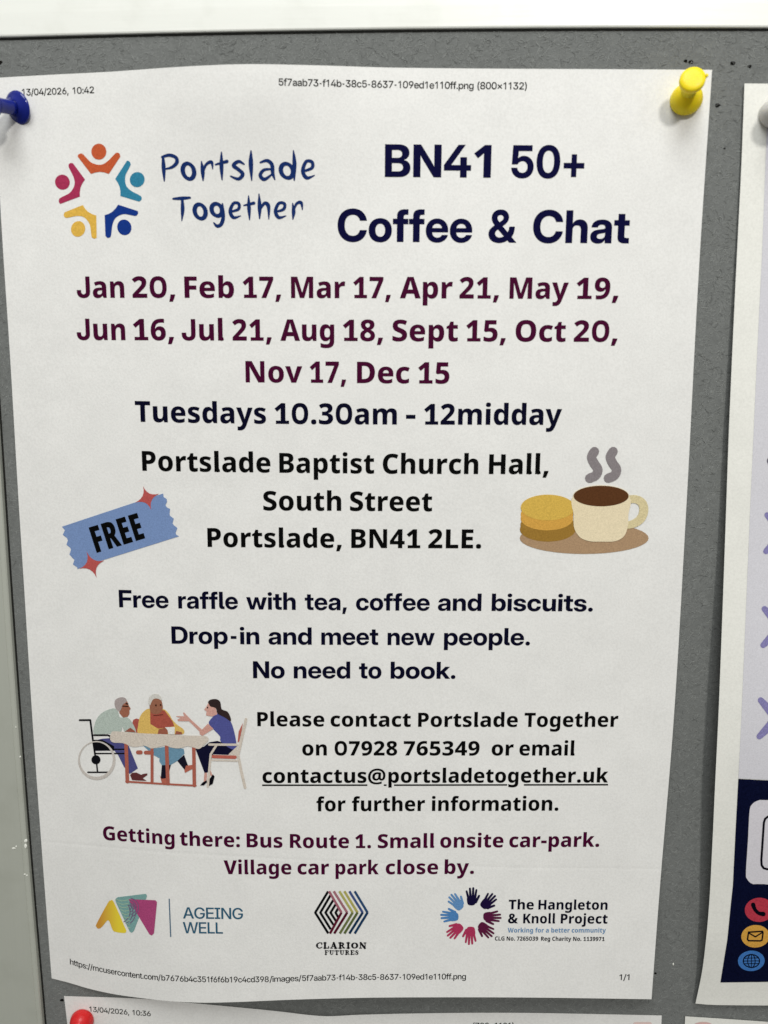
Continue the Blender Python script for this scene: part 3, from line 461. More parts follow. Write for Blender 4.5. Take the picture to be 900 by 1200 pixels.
'h': (657, [[236,624,1,236,573,0,231,500,0,229,479,1,237,479,1,255,508,0,302,543,0,360,559,0,393,559,1,450,559,0,538,517,0,589,429,0,589,357,1,589,0,1,423,0,1,423,312,1,423,370,0,384,428,0,344,428,1,303,428,0,256,386,0,236,308,0,236,251,1,236,0,1,71,0,1,71,760,1,236,760,1]]),
'i': (309, [[237,549,1,237,0,1,71,0,1,71,549,1], [155,766,1,191,766,0,244,734,0,244,689,1,244,645,0,191,611,0,155,611,1,118,611,0,66,645,0,66,689,1,66,734,0,118,766,0]]),
'j': (308, [[45,-240,1,21,-240,0,-33,-233,0,-52,-228,1,-52,-98,1,-36,-102,0,-8,-107,0,9,-107,1,34,-107,0,71,-74,0,71,-24,1,71,549,1,236,549,1,236,-54,1,236,-104,0,199,-188,0,115,-240,0], [65,689,1,65,734,0,117,766,0,154,766,1,190,766,0,244,734,0,244,689,1,244,645,0,190,611,0,154,611,1,117,611,0,65,645,0]]),
'k': (628, [[237,437,1,237,407,0,232,333,0,228,302,1,232,302,1,239,313,0,260,344,0,283,376,0,292,387,1,427,549,1,613,549,1,415,315,1,626,0,1,436,0,1,299,211,1,237,162,1,237,0,1,71,0,1,71,760,1,237,760,1]]),
'l': (307, [[236,0,1,71,0,1,71,760,1,236,760,1]]),
'm': (984, [[724,559,1,818,559,0,916,464,0,916,357,1,916,0,1,750,0,1,750,312,1,750,375,0,712,428,0,673,428,1,619,428,0,576,344,0,576,267,1,576,0,1,410,0,1,410,312,1,410,352,0,394,403,0,361,428,0,335,428,1,297,428,0,254,386,0,236,308,0,236,251,1,236,0,1,71,0,1,71,549,1,197,549,1,221,480,1,226,480,1,242,504,0,288,539,0,351,559,0,390,559,1,451,559,0,531,517,0,555,479,1,561,479,1,587,518,0,672,559,0]]),
'n': (657, [[395,559,1,483,559,0,589,464,0,589,357,1,589,0,1,424,0,1,424,312,1,424,370,0,385,428,0,344,428,1,281,428,0,236,337,0,236,251,1,236,0,1,71,0,1,71,549,1,197,549,1,220,476,1,226,476,1,244,502,0,294,539,0,357,559,0]]),
'o': (629, [[583,276,1,583,207,0,546,101,0,476,28,0,376,-10,0,313,-10,1,255,-10,0,156,28,0,85,101,0,45,207,0,45,276,1,45,367,0,110,493,0,232,559,0,316,559,1,394,559,0,514,493,0,583,367,0], [214,276,1,214,225,0,234,152,0,279,115,0,315,115,1,351,115,0,395,152,0,415,225,0,415,276,1,415,327,0,394,397,0,350,434,0,314,434,1,261,434,0,214,353,0]]),
'p': (636, [[388,559,1,482,559,0,590,414,0,590,276,1,590,183,0,537,55,0,444,-10,0,383,-10,1,344,-10,0,288,10,0,249,41,0,236,57,1,230,57,1,232,39,0,236,-7,0,236,-34,1,236,-240,1,71,-240,1,71,549,1,205,549,1,229,478,1,236,478,1,251,500,0,291,537,0,349,559,0], [330,428,1,296,428,0,255,397,0,237,338,0,236,292,1,236,277,1,236,227,0,253,159,0,295,124,0,331,124,1,361,124,0,402,158,0,421,226,0,421,278,1,421,355,0,375,428,0]]),
'r': (455, [[384,559,1,400,559,0,434,555,0,443,553,1,428,397,1,417,399,0,387,403,0,364,403,1,343,403,0,299,392,0,260,364,0,236,314,0,236,275,1,236,0,1,71,0,1,71,549,1,195,549,1,221,458,1,228,458,1,244,486,0,292,532,0,352,559,0]]),
's': (508, [[466,165,1,466,113,0,418,34,0,317,-10,0,237,-10,1,179,-10,0,89,4,0,45,22,1,45,157,1,93,135,0,197,112,0,232,112,1,272,112,0,310,133,0,310,153,1,310,167,0,289,188,0,237,213,0,188,232,1,141,251,0,77,295,0,44,356,0,44,401,1,44,479,0,166,559,0,266,559,1,319,559,0,412,536,0,461,515,1,414,405,1,375,422,0,293,444,0,265,444,1,235,444,0,202,426,0,202,411,1,202,398,0,221,378,0,273,356,0,320,336,1,368,317,0,434,274,0,466,212,0]]),
't': (436, [[319,122,1,344,122,0,386,132,0,407,139,1,407,17,1,380,6,0,314,-10,0,268,-10,1,217,-10,0,138,23,0,93,103,0,93,176,1,93,424,1,24,424,1,24,493,1,107,547,1,152,663,1,259,663,1,259,549,1,400,549,1,400,424,1,259,424,1,259,186,1,259,153,0,291,122,0]]),
'u': (657, [[587,549,1,587,0,1,460,0,1,439,69,1,430,69,1,413,41,0,359,6,0,296,-10,0,262,-10,1,205,-10,0,118,32,0,68,121,0,68,191,1,68,549,1,234,549,1,234,236,1,234,180,0,272,122,0,313,122,1,355,122,0,402,162,0,421,241,0,421,298,1,421,549,1]]),
'v': (586, [[209,0,1,0,549,1,173,549,1,272,225,1,275,217,0,282,189,0,289,160,0,289,147,1,293,147,1,294,160,0,300,188,0,308,215,0,311,224,1,412,549,1,586,549,1,376,0,1]]),
'y': (585, [[-1,549,1,174,549,1,274,235,1,278,223,0,285,195,0,290,167,0,291,154,1,295,154,1,298,175,0,310,217,0,316,234,1,415,549,1,585,549,1,363,-45,1,340,-107,0,277,-195,0,185,-240,0,117,-240,1,92,-240,0,54,-235,0,40,-232,1,40,-102,1,51,-104,0,82,-108,0,99,-108,1,131,-108,0,172,-82,0,199,-41,0,209,-16,1,217,6,1]]),
},
'plain': {
' ': (269, []),
'(': (391, [[113,294,1,113,375,0,145,551,0,200,711,0,236,770,1,344,770,1,309,695,0,257,531,0,229,368,0,229,294,1,229,228,0,253,95,0,305,-52,0,344,-139,1,236,-139,1,176,-37,0,113,184,0]]),
')': (391, [[46,-139,1,87,-51,0,138,97,0,162,229,0,162,294,1,162,368,0,134,531,0,82,695,0,46,770,1,155,770,1,191,711,0,246,551,0,277,375,0,277,294,1,277,183,0,215,-38,0,155,-139,1]]),
',': (269, [[45,-170,1,87,107,1,205,107,1,126,-170,1]]),
'-': (646, [[485,349,1,485,252,1,160,252,1,160,349,1]]),
'.': (269, [[136,-8,1,105,-8,0,62,35,0,62,65,1,62,96,0,105,139,0,136,139,1,167,139,0,209,96,0,209,65,1,209,35,0,167,-8,0]]),
'/': (363, [[350,762,1,115,-109,1,14,-109,1,248,762,1]]),
'0': (646, [[323,-10,1,237,-10,0,117,79,0,55,246,0,55,363,1,55,481,0,118,648,0,238,738,0,323,738,1,409,738,0,529,648,0,592,481,0,592,363,1,592,246,0,529,79,0,410,-10,0], [323,90,1,373,90,0,442,153,0,477,276,0,477,363,1,477,452,0,442,574,0,373,638,0,323,638,1,273,638,0,205,574,0,169,452,0,169,363,1,169,276,0,205,153,0,273,90,0]]),
'1': (585, [[381,0,1,273,0,1,273,482,1,273,507,0,274,550,0,276,592,0,277,612,1,261,596,0,235,573,0,217,557,1,138,493,1,81,565,1,288,727,1,381,727,1]]),
'2': (646, [[79,0,1,79,87,1,333,333,1,371,371,0,422,430,0,449,486,0,449,519,1,449,557,0,416,611,0,358,640,0,320,640,1,280,640,0,221,606,0,190,546,0,190,504,1,78,504,1,78,574,0,140,680,0,249,738,0,321,738,1,392,738,0,500,683,0,561,587,0,561,525,1,561,482,0,529,403,0,455,312,0,392,250,1,242,104,1,242,100,1,570,100,1,570,0,1]]),
'3': (646, [[316,-10,1,241,-10,0,124,44,0,56,142,0,54,207,1,172,207,1,175,170,0,212,117,0,276,89,0,316,89,1,358,89,0,422,119,0,459,177,0,459,217,1,459,255,0,423,315,0,350,350,0,295,350,1,217,350,1,217,434,1,399,624,1,399,628,1,93,628,1,93,728,1,546,728,1,546,638,1,311,397,1,311,420,1,395,428,0,514,377,0,578,277,0,578,214,1,578,148,0,511,46,0,393,-10,0]]),
'4': (646, [[41,148,1,41,243,1,341,728,1,458,728,1,164,251,1,164,247,1,605,247,1,605,148,1], [394,0,1,394,177,1,395,220,1,395,454,1,506,454,1,506,0,1]]),
'5': (646, [[319,-10,1,248,-10,0,137,45,0,72,140,0,69,201,1,184,201,1,187,168,0,223,117,0,282,88,0,319,88,1,360,88,0,423,126,0,459,193,0,459,236,1,459,280,0,423,348,0,359,387,0,317,387,1,277,387,0,208,356,0,190,329,1,81,341,1,115,728,1,535,728,1,535,628,1,216,628,1,196,426,1,199,426,1,224,452,0,299,482,0,343,482,1,393,482,0,477,446,0,539,380,0,574,291,0,574,239,1,574,166,0,509,54,0,394,-10,0]]),
'6': (646, [[324,-10,1,253,-10,0,140,51,0,75,161,0,75,235,1,75,290,0,123,406,0,177,486,1,343,728,1,468,728,1,229,384,1,208,384,1,218,403,0,256,438,0,311,460,0,346,460,1,413,460,0,515,404,0,572,301,0,572,232,1,572,161,0,508,51,0,396,-10,0], [323,87,1,363,87,0,424,124,0,460,190,0,460,231,1,460,273,0,424,337,0,363,374,0,323,374,1,284,374,0,222,337,0,187,273,0,187,232,1,187,190,0,222,124,0,284,87,0]]),
'7': (646, [[130,0,1,444,623,1,444,627,1,80,627,1,80,728,1,567,728,1,567,624,1,252,0,1]]),
'8': (646, [[323,-10,1,246,-10,0,127,42,0,60,135,0,60,194,1,60,241,0,101,319,0,171,371,0,215,378,1,215,380,1,157,393,0,86,482,0,86,543,1,86,599,0,148,687,0,254,738,0,323,738,1,391,738,0,498,688,0,559,599,0,559,543,1,559,482,0,488,393,0,431,380,1,431,378,1,475,371,0,545,319,0,586,241,0,586,194,1,586,135,0,519,42,0,400,-10,0], [323,83,1,366,83,0,430,113,0,466,167,0,466,202,1,466,239,0,429,295,0,364,328,0,323,328,1,281,328,0,217,295,0,180,239,0,180,202,1,180,166,0,215,113,0,279,83,0], [323,420,1,358,420,0,413,448,0,444,499,0,444,533,1,444,566,0,414,615,0,359,643,0,323,643,1,287,643,0,232,615,0,201,566,0,201,533,1,201,499,0,232,449,0,287,420,0]]),
'9': (646, [[322,738,1,393,738,0,506,677,0,572,566,0,572,493,1,572,438,0,524,321,0,469,242,1,303,0,1,178,0,1,417,343,1,438,343,1,428,324,0,390,290,0,336,268,0,300,268,1,233,268,0,132,324,0,75,427,0,75,496,1,75,567,0,138,676,0,250,738,0], [323,641,1,284,641,0,222,603,0,187,538,0,187,497,1,187,455,0,222,390,0,284,353,0,323,353,1,362,353,0,424,390,0,459,455,0,459,496,1,459,538,0,424,603,0,362,641,0]]),
':': (269, [[136,-8,1,105,-8,0,62,35,0,62,65,1,62,96,0,105,139,0,136,139,1,167,139,0,209,96,0,209,65,1,209,35,0,167,-8,0], [136,366,1,105,366,0,62,409,0,62,440,1,62,470,0,105,513,0,136,513,1,167,513,0,209,470,0,209,440,1,209,409,0,167,366,0]]),
'A': (705, [[19,0,1,278,728,1,424,728,1,686,0,1,557,0,1,421,396,1,403,450,0,363,585,0,337,679,1,364,679,1,338,585,0,298,448,0,281,396,1,147,0,1], [164,186,1,164,283,1,540,283,1,540,186,1]]),
'E': (600, [[73,0,1,73,728,1,547,728,1,547,626,1,191,626,1,191,418,1,522,418,1,522,318,1,191,318,1,191,102,1,549,102,1,549,0,1]]),
'G': (743, [[383,-10,1,284,-10,0,133,82,0,48,250,0,48,363,1,48,479,0,134,647,0,284,738,0,380,738,1,439,738,0,543,703,0,625,637,0,678,548,0,686,494,1,565,494,1,557,525,0,524,576,0,476,612,0,417,631,0,381,631,1,319,631,0,222,568,0,166,448,0,166,364,1,166,280,0,222,160,0,320,97,0,384,97,1,441,97,0,528,143,0,576,227,0,576,284,1,606,280,1,402,280,1,402,375,1,692,375,1,692,290,1,692,200,0,612,64,0,473,-10,0]]),
'I': (426, [[39,0,1,39,100,1,154,100,1,154,627,1,39,627,1,39,728,1,387,728,1,387,627,1,272,627,1,272,100,1,387,100,1,387,0,1]]),
'L': (559, [[73,0,1,73,728,1,191,728,1,191,102,1,523,102,1,523,0,1]]),
'N': (744, [[73,0,1,73,728,1,206,728,1,473,305,1,486,285,0,519,226,0,556,155,0,574,115,1,561,106,1,558,143,0,553,225,0,552,297,0,552,321,1,552,728,1,671,728,1,671,0,1,537,0,1,298,378,1,281,407,0,243,471,0,196,556,0,166,612,1,183,619,1,186,565,0,190,472,0,193,400,0,193,379,1,193,0,1]]),
'W': (997, [[216,0,1,19,728,1,144,728,1,245,321,1,255,281,0,272,196,0,288,111,0,296,69,1,277,69,1,285,111,0,302,196,0,320,281,0,330,321,1,435,728,1,562,728,1,666,321,1,677,281,0,695,196,0,712,111,0,720,69,1,700,69,1,708,111,0,724,196,0,742,281,0,751,321,1,852,728,1,978,728,1,780,0,1,645,0,1,532,425,1,518,475,0,496,592,0,484,659,1,512,659,1,500,594,0,479,479,0,465,425,1,352,0,1]]),
'a': (558, [[220,-11,1,168,-11,0,86,26,0,38,99,0,38,152,1,38,197,0,73,256,0,132,291,0,206,309,0,245,313,1,293,319,0,352,326,0,379,343,0,379,362,1,379,365,1,379,393,0,356,432,0,311,453,0,278,453,1,245,453,0,196,432,0,166,398,0,161,378,1,53,395,1,65,444,0,130,510,0,223,544,0,278,544,1,318,544,0,394,525,0,456,482,0,493,411,0,493,360,1,493,0,1,382,0,1,382,74,1,378,74,1,367,52,0,326,14,0,264,-11,0], [246,78,1,289,78,0,348,110,0,380,164,0,380,195,1,380,260,1,374,255,0,345,246,0,308,239,0,270,234,0,255,232,1,226,228,0,178,210,0,149,178,0,149,151,1,149,127,0,174,95,0,218,78,0]]),
'b': (607, [[340,-10,1,297,-10,0,236,18,0,195,61,0,183,83,1,177,83,1,177,0,1,66,0,1,66,728,1,180,728,1,180,451,1,184,451,1,196,473,0,235,515,0,296,544,0,341,544,1,406,544,0,508,477,0,566,353,0,566,267,1,566,181,0,509,57,0,407,-10,0], [314,86,1,357,86,0,418,132,0,450,214,0,450,268,1,450,322,0,418,403,0,358,448,0,314,448,1,270,448,0,208,403,0,176,322,0,176,268,1,176,213,0,209,131,0,270,86,0]]),
'c': (566, [[295,-11,1,219,-11,0,104,58,0,41,183,0,41,266,1,41,349,0,104,474,0,219,544,0,295,544,1,340,544,0,417,520,0,478,474,0,518,410,0,526,370,1,417,354,1,412,375,0,391,410,0,361,435,0,321,449,0,296,449,1,250,449,0,188,401,0,157,319,0,157,266,1,157,214,0,188,132,0,250,84,0,296,84,1,321,84,0,361,98,0,392,124,0,413,160,0,418,182,1,527,165,1,519,125,0,479,60,0,418,14,0,340,-11,0]]),
'd': (607, [[267,-10,1,201,-10,0,99,57,0,41,181,0,41,267,1,41,353,0,99,477,0,202,544,0,267,544,1,311,544,0,372,515,0,412,473,0,423,451,1,428,451,1,428,728,1,542,728,1,542,0,1,430,0,1,430,83,1,424,83,1,412,61,0,372,18,0,311,-10,0], [294,86,1,337,86,0,399,131,0,431,213,0,431,268,1,431,322,0,399,403,0,337,448,0,294,448,1,250,448,0,189,403,0,157,322,0,157,268,1,157,214,0,189,132,0,250,86,0]]),
'e': (575, [[299,-11,1,219,-11,0,103,58,0,41,183,0,41,265,1,41,348,0,103,473,0,216,544,0,291,544,1,341,544,0,430,510,0,498,442,0,536,340,0,536,271,1,536,236,1,97,236,1,97,318,1,478,318,1,426,292,1,426,340,0,395,412,0,335,452,0,292,452,1,249,452,0,187,412,0,154,343,0,154,299,1,154,246,1,154,194,0,190,120,0,256,81,0,300,81,1,330,81,0,379,99,0,413,133,0,421,157,1,528,141,1,516,96,0,453,27,0,358,-11,0]]),
'f': (368, [[337,536,1,337,444,1,9,444,1,9,536,1], [108,0,1,108,601,1,108,650,0,150,717,0,223,750,0,269,750,1,298,750,0,343,743,0,352,740,1,335,649,1,329,651,0,302,654,0,288,654,1,253,654,0,222,621,0,222,587,1,222,0,1]]),
'g': (608, [[296,-214,1,232,-214,0,136,-180,0,76,-119,0,64,-79,1,165,-52,1,174,-70,0,206,-104,0,258,-124,0,296,-124,1,357,-124,0,429,-64,0,429,-3,1,429,93,1,423,93,1,411,71,0,371,30,0,310,4,0,267,4,1,202,4,0,100,66,0,41,185,0,41,270,1,41,355,0,100,478,0,202,544,0,267,544,1,312,544,0,373,516,0,414,472,0,426,450,1,431,450,1,431,536,1,542,536,1,542,0,1,542,-75,0,478,-169,0,366,-214,0], [294,97,1,338,97,0,399,139,0,432,217,0,432,271,1,432,324,0,399,404,0,338,448,0,294,448,1,250,448,0,189,403,0,157,324,0,157,271,1,157,218,0,189,140,0,251,97,0]]),
'h': (592, [[180,313,1,180,0,1,66,0,1,66,728,1,179,728,1,179,403,1,161,403,1,185,474,0,275,544,0,340,544,1,396,544,0,479,497,0,527,405,0,527,338,1,527,0,1,412,0,1,412,323,1,412,381,0,354,445,0,301,445,1,267,445,0,211,415,0,180,356,0]]),
'i': (245, [[66,0,1,66,536,1,180,536,1,180,0,1], [123,618,1,94,618,0,53,656,0,53,684,1,53,712,0,94,750,0,123,750,1,152,750,0,193,712,0,193,684,1,193,656,0,152,618,0]]),
'm': (882, [[66,0,1,66,536,1,174,536,1,177,413,1,168,413,1,180,458,0,230,516,0,295,545,0,331,545,1,390,545,0,467,473,0,480,410,1,465,410,1,476,453,0,528,513,0,601,545,0,644,545,1,692,545,0,770,503,0,816,420,0,816,359,1,816,0,1,702,0,1,702,345,1,702,398,0,643,447,0,603,447,1,570,447,0,522,419,0,497,370,0,497,338,1,497,0,1,385,0,1,385,352,1,385,395,0,330,447,0,288,447,1,259,447,0,209,420,0,180,367,0,180,328,1,180,0,1]]),
'n': (592, [[180,313,1,180,0,1,66,0,1,66,536,1,175,536,1,176,403,1,161,403,1,185,474,0,275,544,0,340,544,1,396,544,0,479,497,0,526,405,0,526,338,1,526,0,1,412,0,1,412,323,1,412,381,0,354,445,0,301,445,1,267,445,0,211,415,0,180,356,0]]),
'o': (592, [[296,-11,1,219,-11,0,104,58,0,41,183,0,41,266,1,41,349,0,104,474,0,219,544,0,296,544,1,373,544,0,487,474,0,551,349,0,551,266,1,551,183,0,487,58,0,373,-11,0], [296,84,1,342,84,0,404,132,0,435,214,0,435,266,1,435,318,0,404,401,0,342,449,0,296,449,1,250,449,0,188,401,0,157,318,0,157,266,1,157,214,0,188,132,0,250,84,0]]),
'p': (607, [[66,-204,1,66,536,1,177,536,1,177,452,1,183,452,1,195,473,0,235,515,0,296,544,0,341,544,1,406,544,0,508,477,0,566,353,0,566,267,1,566,181,0,509,57,0,407,-10,0,340,-10,1,297,-10,0,236,18,0,196,61,0,184,83,1,180,83,1,180,-204,1], [314,86,1,357,86,0,418,132,0,450,214,0,450,268,1,450,322,0,418,403,0,358,448,0,314,448,1,270,448,0,208,403,0,176,322,0,176,268,1,176,213,0,209,131,0,270,86,0]]),
'r': (376, [[66,0,1,66,536,1,176,536,1,176,448,1,180,448,1,195,493,0,265,543,0,313,543,1,324,543,0,348,541,0,356,540,1,356,434,1,350,436,0,317,440,0,299,440,1,265,440,0,211,410,0,180,356,0,180,318,1,180,0,1]]),
's': (527, [[264,-12,1,204,-12,0,109,25,0,49,95,0,41,146,1,150,160,1,159,119,0,217,78,0,265,78,1,314,78,0,371,118,0,371,147,1,371,172,0,333,205,0,297,212,1,206,232,1,131,249,0,56,324,0,56,383,1,56,431,0,109,504,0,204,544,0,266,544,1,326,544,0,414,507,0,468,441,0,476,396,1,372,381,1,365,412,0,313,456,0,268,456,1,225,456,0,170,418,0,170,388,1,170,363,0,208,331,0,248,322,1,338,302,1,414,286,0,488,214,0,488,157,1,488,106,0,431,31,0,330,-12,0]]),
't': (343, [[313,536,1,313,444,1,9,444,1,9,536,1], [92,669,1,206,669,1,206,147,1,206,117,0,231,89,0,262,89,1,272,89,0,300,92,0,310,93,1,323,3,1,306,-1,0,266,-5,0,247,-5,1,171,-5,0,92,67,0,92,136,1]]),
'u': (592, [[252,-8,1,197,-8,0,113,39,0,66,131,0,66,197,1,66,536,1,180,536,1,180,213,1,180,155,0,239,91,0,291,91,1,326,91,0,381,121,0,412,180,0,412,223,1,412,536,1,527,536,1,527,0,1,417,0,1,416,133,1,431,133,1,407,61,0,316,-8,0]]),
'×': (646, [[493,45,1,82,456,1,154,529,1,565,117,1], [154,45,1,82,117,1,493,529,1,565,456,1]]),
},
'cond': {
'E': (443, [[403,0,1,59,0,1,59,714,1,403,714,1,403,570,1,229,570,1,229,441,1,390,441,1,390,297,1,229,297,1,229,146,1,403,146,1]]),
'F': (436, [[229,0,1,59,0,1,59,714,1,401,714,1,401,570,1,229,570,1,229,417,1,388,417,1,388,273,1,229,273,1]]),
'R': (545, [[250,714,1,333,714,0,443,667,0,498,574,0,498,503,1,498,462,0,477,391,0,434,334,0,401,311,1,550,0,1,363,0,1,251,268,1,229,268,1,229,0,1,59,0,1,59,714,1], [248,572,1,229,572,1,229,400,1,247,400,1,285,400,0,323,447,0,323,494,1,323,520,0,306,555,0,273,572,0]]),
},
}
CAPH = {'arial': 727, 'canva': 714, 'plain': 727, 'cond': 714}
glyphs = {}
def outline(q, n=4):
    p = [(q[k], q[k + 1], q[k + 2]) for k in range(0, len(q), 3)]
    full = []
    for k, a in enumerate(p):
        b = p[(k + 1) % len(p)]
        full.append(a)
        if not a[2] and not b[2]: full.append(((a[0] + b[0]) / 2, (a[1] + b[1]) / 2, 1))
    s = next(k for k, a in enumerate(full) if a[2]); full = full[s:] + full[:s]
    out = []; k = 0; m = len(full)
    while k < m:
        a = full[k]; b = full[(k + 1) % m]
        out.append((a[0], a[1]))
        if b[2]: k += 1
        else:
            c = full[(k + 2) % m]
            for j in range(1, n):
                t = j / n
                out.append(((1 - t) ** 2 * a[0] + 2 * t * (1 - t) * b[0] + t * t * c[0], (1 - t) ** 2 * a[1] + 2 * t * (1 - t) * b[1] + t * t * c[1]))
            k += 2
    return out

def glyph(font, ch):
    if (font, ch) in glyphs: return glyphs[font, ch]
    adv, cs = LETTERS[font][ch]
    if font == 'arial': adv -= 15
    if font == 'plain': adv -= 55
    if ch == '-' and font in ('arial', 'plain'):
        cs = [[(v * 0.66 if i % 3 == 0 else v) for i, v in enumerate(q)] for q in cs]; adv *= 0.66
    cs = [outline(q) for q in cs]
    if cs and sum(area_sign(c) for c in cs) < 0: cs = [c[::-1] for c in cs]
    if font == 'canva' and ch == '1':
        cs.append([(95, 0), (560, 0), (560, 112), (95, 112)]); adv = 610
    if font == 'canva' and ch == 'l':
        cs.append(ccw(crom([(150, 0), (205, -6), (262, 8), (270, 60), (250, 108), (215, 112), (150, 150)], True, 3))); adv = 318
    if cs:
        V, F = fill(cs)
        # long straight edges follow the sheet well enough at this size
        g = (adv, V, F, V[:, 0].min(), V[:, 0].max())
    else: g = (adv, None, None, 0, 0)
    glyphs[font, ch] = g; return g

def lean(x): return -0.061 + 0.126 * (np.asarray(x) - 20) / 780

def word_mesh(font, text, x0, x1, cap, base, up=None, track=0):
    sy = cap / CAPH[font]
    pen = 0; items = []
    for ch in text:
        if ch == ' ': pen += 270 + track; continue
        adv, V, F, a, b = glyph(font, ch)
        items.append((pen, V, F, pen + a, pen + b)); pen += adv + track
    lo = min(i[3] for i in items); hi = max(i[4] for i in items)
    sx = (x1 - x0) / (hi - lo)
    Vs = []; Fs = []; s = 0
    for pn, V, F, _, _ in items:
        gx = x0 + (V[:, 0] + pn - lo) * sx; gy = V[:, 1] * sy
        yb = base(gx) if callable(base) else np.interp(gx, [p[0] for p in base], [p[1] for p in base])
        Vs.append(np.stack([gx + gy * lean(gx), yb - gy], -1)); Fs.append(F + s); s += len(V)
    return np.concatenate(Vs), np.concatenate(Fs)

def text_line(name, font, words, cap, base, col, parent, lift, level=0, label=None, grain=0.10, extra=None, track=0):
    """words: (text, first ink x, last ink x) along the measured baseline."""
    if len(base) > 2:
        bx = [p[0] for p in base]; by = [p[1] for p in base]
        cr = np.polyfit(bx, by, 3 if len(base) > 4 else 2)
        bf = (lambda x: np.interp(x, bx, by)) if len(base) > 6 else (lambda x: np.polyval(cr, np.clip(x, bx[0] - 8, bx[-1] + 8)))
    else: bf = base
    Vs = []; Fs = []; s = 0
    for t, a, b in words:
        V, F = word_mesh(font, t, a, b, cap, bf, track=track); Vs.append(V); Fs.append(F + s); s += len(V)
    if extra:
        V, F = fill(refine(extra, 6)); Vs.append(V); Fs.append(F + s)
    V = np.concatenate(Vs); F = np.concatenate(Fs)
    P = lay(V, lift, level)
    a = V[F[:, 0]]; b = V[F[:, 1]]; c = V[F[:, 2]]
    cr = (b[:, 0] - a[:, 0]) * (c[:, 1] - a[:, 1]) - (b[:, 1] - a[:, 1]) * (c[:, 0] - a[:, 0])
    F = [tuple(f) if q < 0 else (f[0], f[2], f[1]) for f, q in zip(F.tolist(), cr)]
    return mesh_obj(name, P, F, ink(col, grain), parent, label)

# ------------------------------------------------------------------ sheets
def sheet(name, top, right, bottom, left, lift, mat, parent, nu=70, nv=96, thick=0.11):
    """Four measured edges (photo pixels) -> a curved sheet of paper with thickness."""
    def samp(poly, n, axis):
        poly = np.array(poly, float); t = poly[:, axis]
        u = np.linspace(t[0], t[-1], n)
        x = np.linspace(0, 1, n)
        # smooth through the measured points
        d = (t - t[0]) / (t[-1] - t[0])
        def herm(v):
            m = np.gradient(v, d)
            k = np.clip(np.searchsorted(d, x, side='right') - 1, 0, len(d) - 2)
            h = d[k + 1] - d[k]; s = (x - d[k]) / h
            return (2 * s**3 - 3 * s**2 + 1) * v[k] + (s**3 - 2 * s**2 + s) * h * m[k] + (-2 * s**3 + 3 * s**2) * v[k + 1] + (s**3 - s**2) * h * m[k + 1]
        return np.stack([herm(poly[:, 0]), herm(poly[:, 1])], -1)
    T = samp(top, nu, 0); B = samp(bottom, nu, 0); L = samp(left, nv, 1); Rr = samp(right, nv, 1)
    u = np.linspace(0, 1, nu)[None, :, None]; v = np.linspace(0, 1, nv)[:, None, None]
    G = (1 - v) * T[None] + v * B[None] + (1 - u) * L[:, None] + u * Rr[:, None] \
        - ((1 - u) * (1 - v) * T[0] + u * (1 - v) * T[-1] + (1 - u) * v * B[0] + u * v * B[-1])
    G = G.reshape(-1, 2); N = len(G)
    h = lift(G[:, 0], G[:, 1])
    V = np.concatenate([hit(G, h), hit(G, h - thick)])
    F = []
    for j in range(nv - 1):
        for i in range(nu - 1):
            a = j * nu + i; F.append((a, a + nu, a + nu + 1, a + 1)); F.append((N + a, N + a + 1, N + a + nu + 1, N + a + nu))
    rim = [i for i in range(nu)] + [j * nu + nu - 1 for j in range(1, nv)] + [(nv - 1) * nu + i for i in range(nu - 2, -1, -1)] + [j * nu for j in range(nv - 2, 0, -1)]
    for a, b in zip(rim, rim[1:] + rim[:1]): F.append((a, b, N + b, N + a))
    return mesh_obj(name, V, F, mat, parent)

# ================================================================== THE NOTICEBOARD
board = thing('noticeboard', 'grey felt noticeboard in a white metal frame behind all the notices', 'noticeboard')
mesh_obj('felt_panel', [(-160, -420, -6), (420, -420, -6), (420, 60, -6), (-160, 60, -6), (-160, -420, 0), (420, -420, 0), (420, 60, 0), (-160, 60, 0)],
         [(4, 5, 6, 7), (0, 3, 2, 1), (0, 1, 5, 4), (1, 2, 6, 5), (2, 3, 7, 6), (3, 0, 4, 7)], FELT, board)

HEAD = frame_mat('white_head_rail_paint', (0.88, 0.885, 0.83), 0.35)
SIDE = frame_mat('grey_white_side_rail', (0.42, 0.43, 0.375), 0.33)  # one even grey, darker than the top rail
def rail(name, path, prof, mat, across):
    """Sweep a profile (distance outwards, height) along a path in board millimetres."""
    V = []; F = []
    n = len(prof)
    for p in path:
        for d, z in prof: V.append((p[0] + across[0] * d, p[1] + across[1] * d, z))
    for k in range(len(path) - 1):
        for j in range(n - 1):
            a = k * n + j; F.append((a, a + 1, a + n + 1, a + n))
    return mesh_obj(name, V, F, mat, board)
def px_path(pts, h, a, b, axis, ext):
    P = hit(np.array(pts, float), h)
    c = np.polyfit(P[:, axis], P[:, 1 - axis], 2 if len(pts) > 3 else 1)
    t = np.linspace(a, b, 40); o = np.polyval(c, np.clip(t, P[:, axis].min(), P[:, axis].max()))
    return [(x, y) if axis == 0 else (y, x) for x, y in zip(t, o)]
top_path = px_path([(0, 43.5), (150, 39), (300, 36.6), (450, 34), (600, 32.6), (750, 32), (900, 32.2)], 0.8, -150, 410, 0, 0)
rail('top_rail', top_path, [(0.2, 0.0), (0.0, 0.15), (0.0, 0.55), (0.15, 0.8), (0.5, 0.95), (1.0, 0.98), (6, 1.3), (38, 2.4), (40, 1.5), (40, -6)], HEAD, (0, 1))
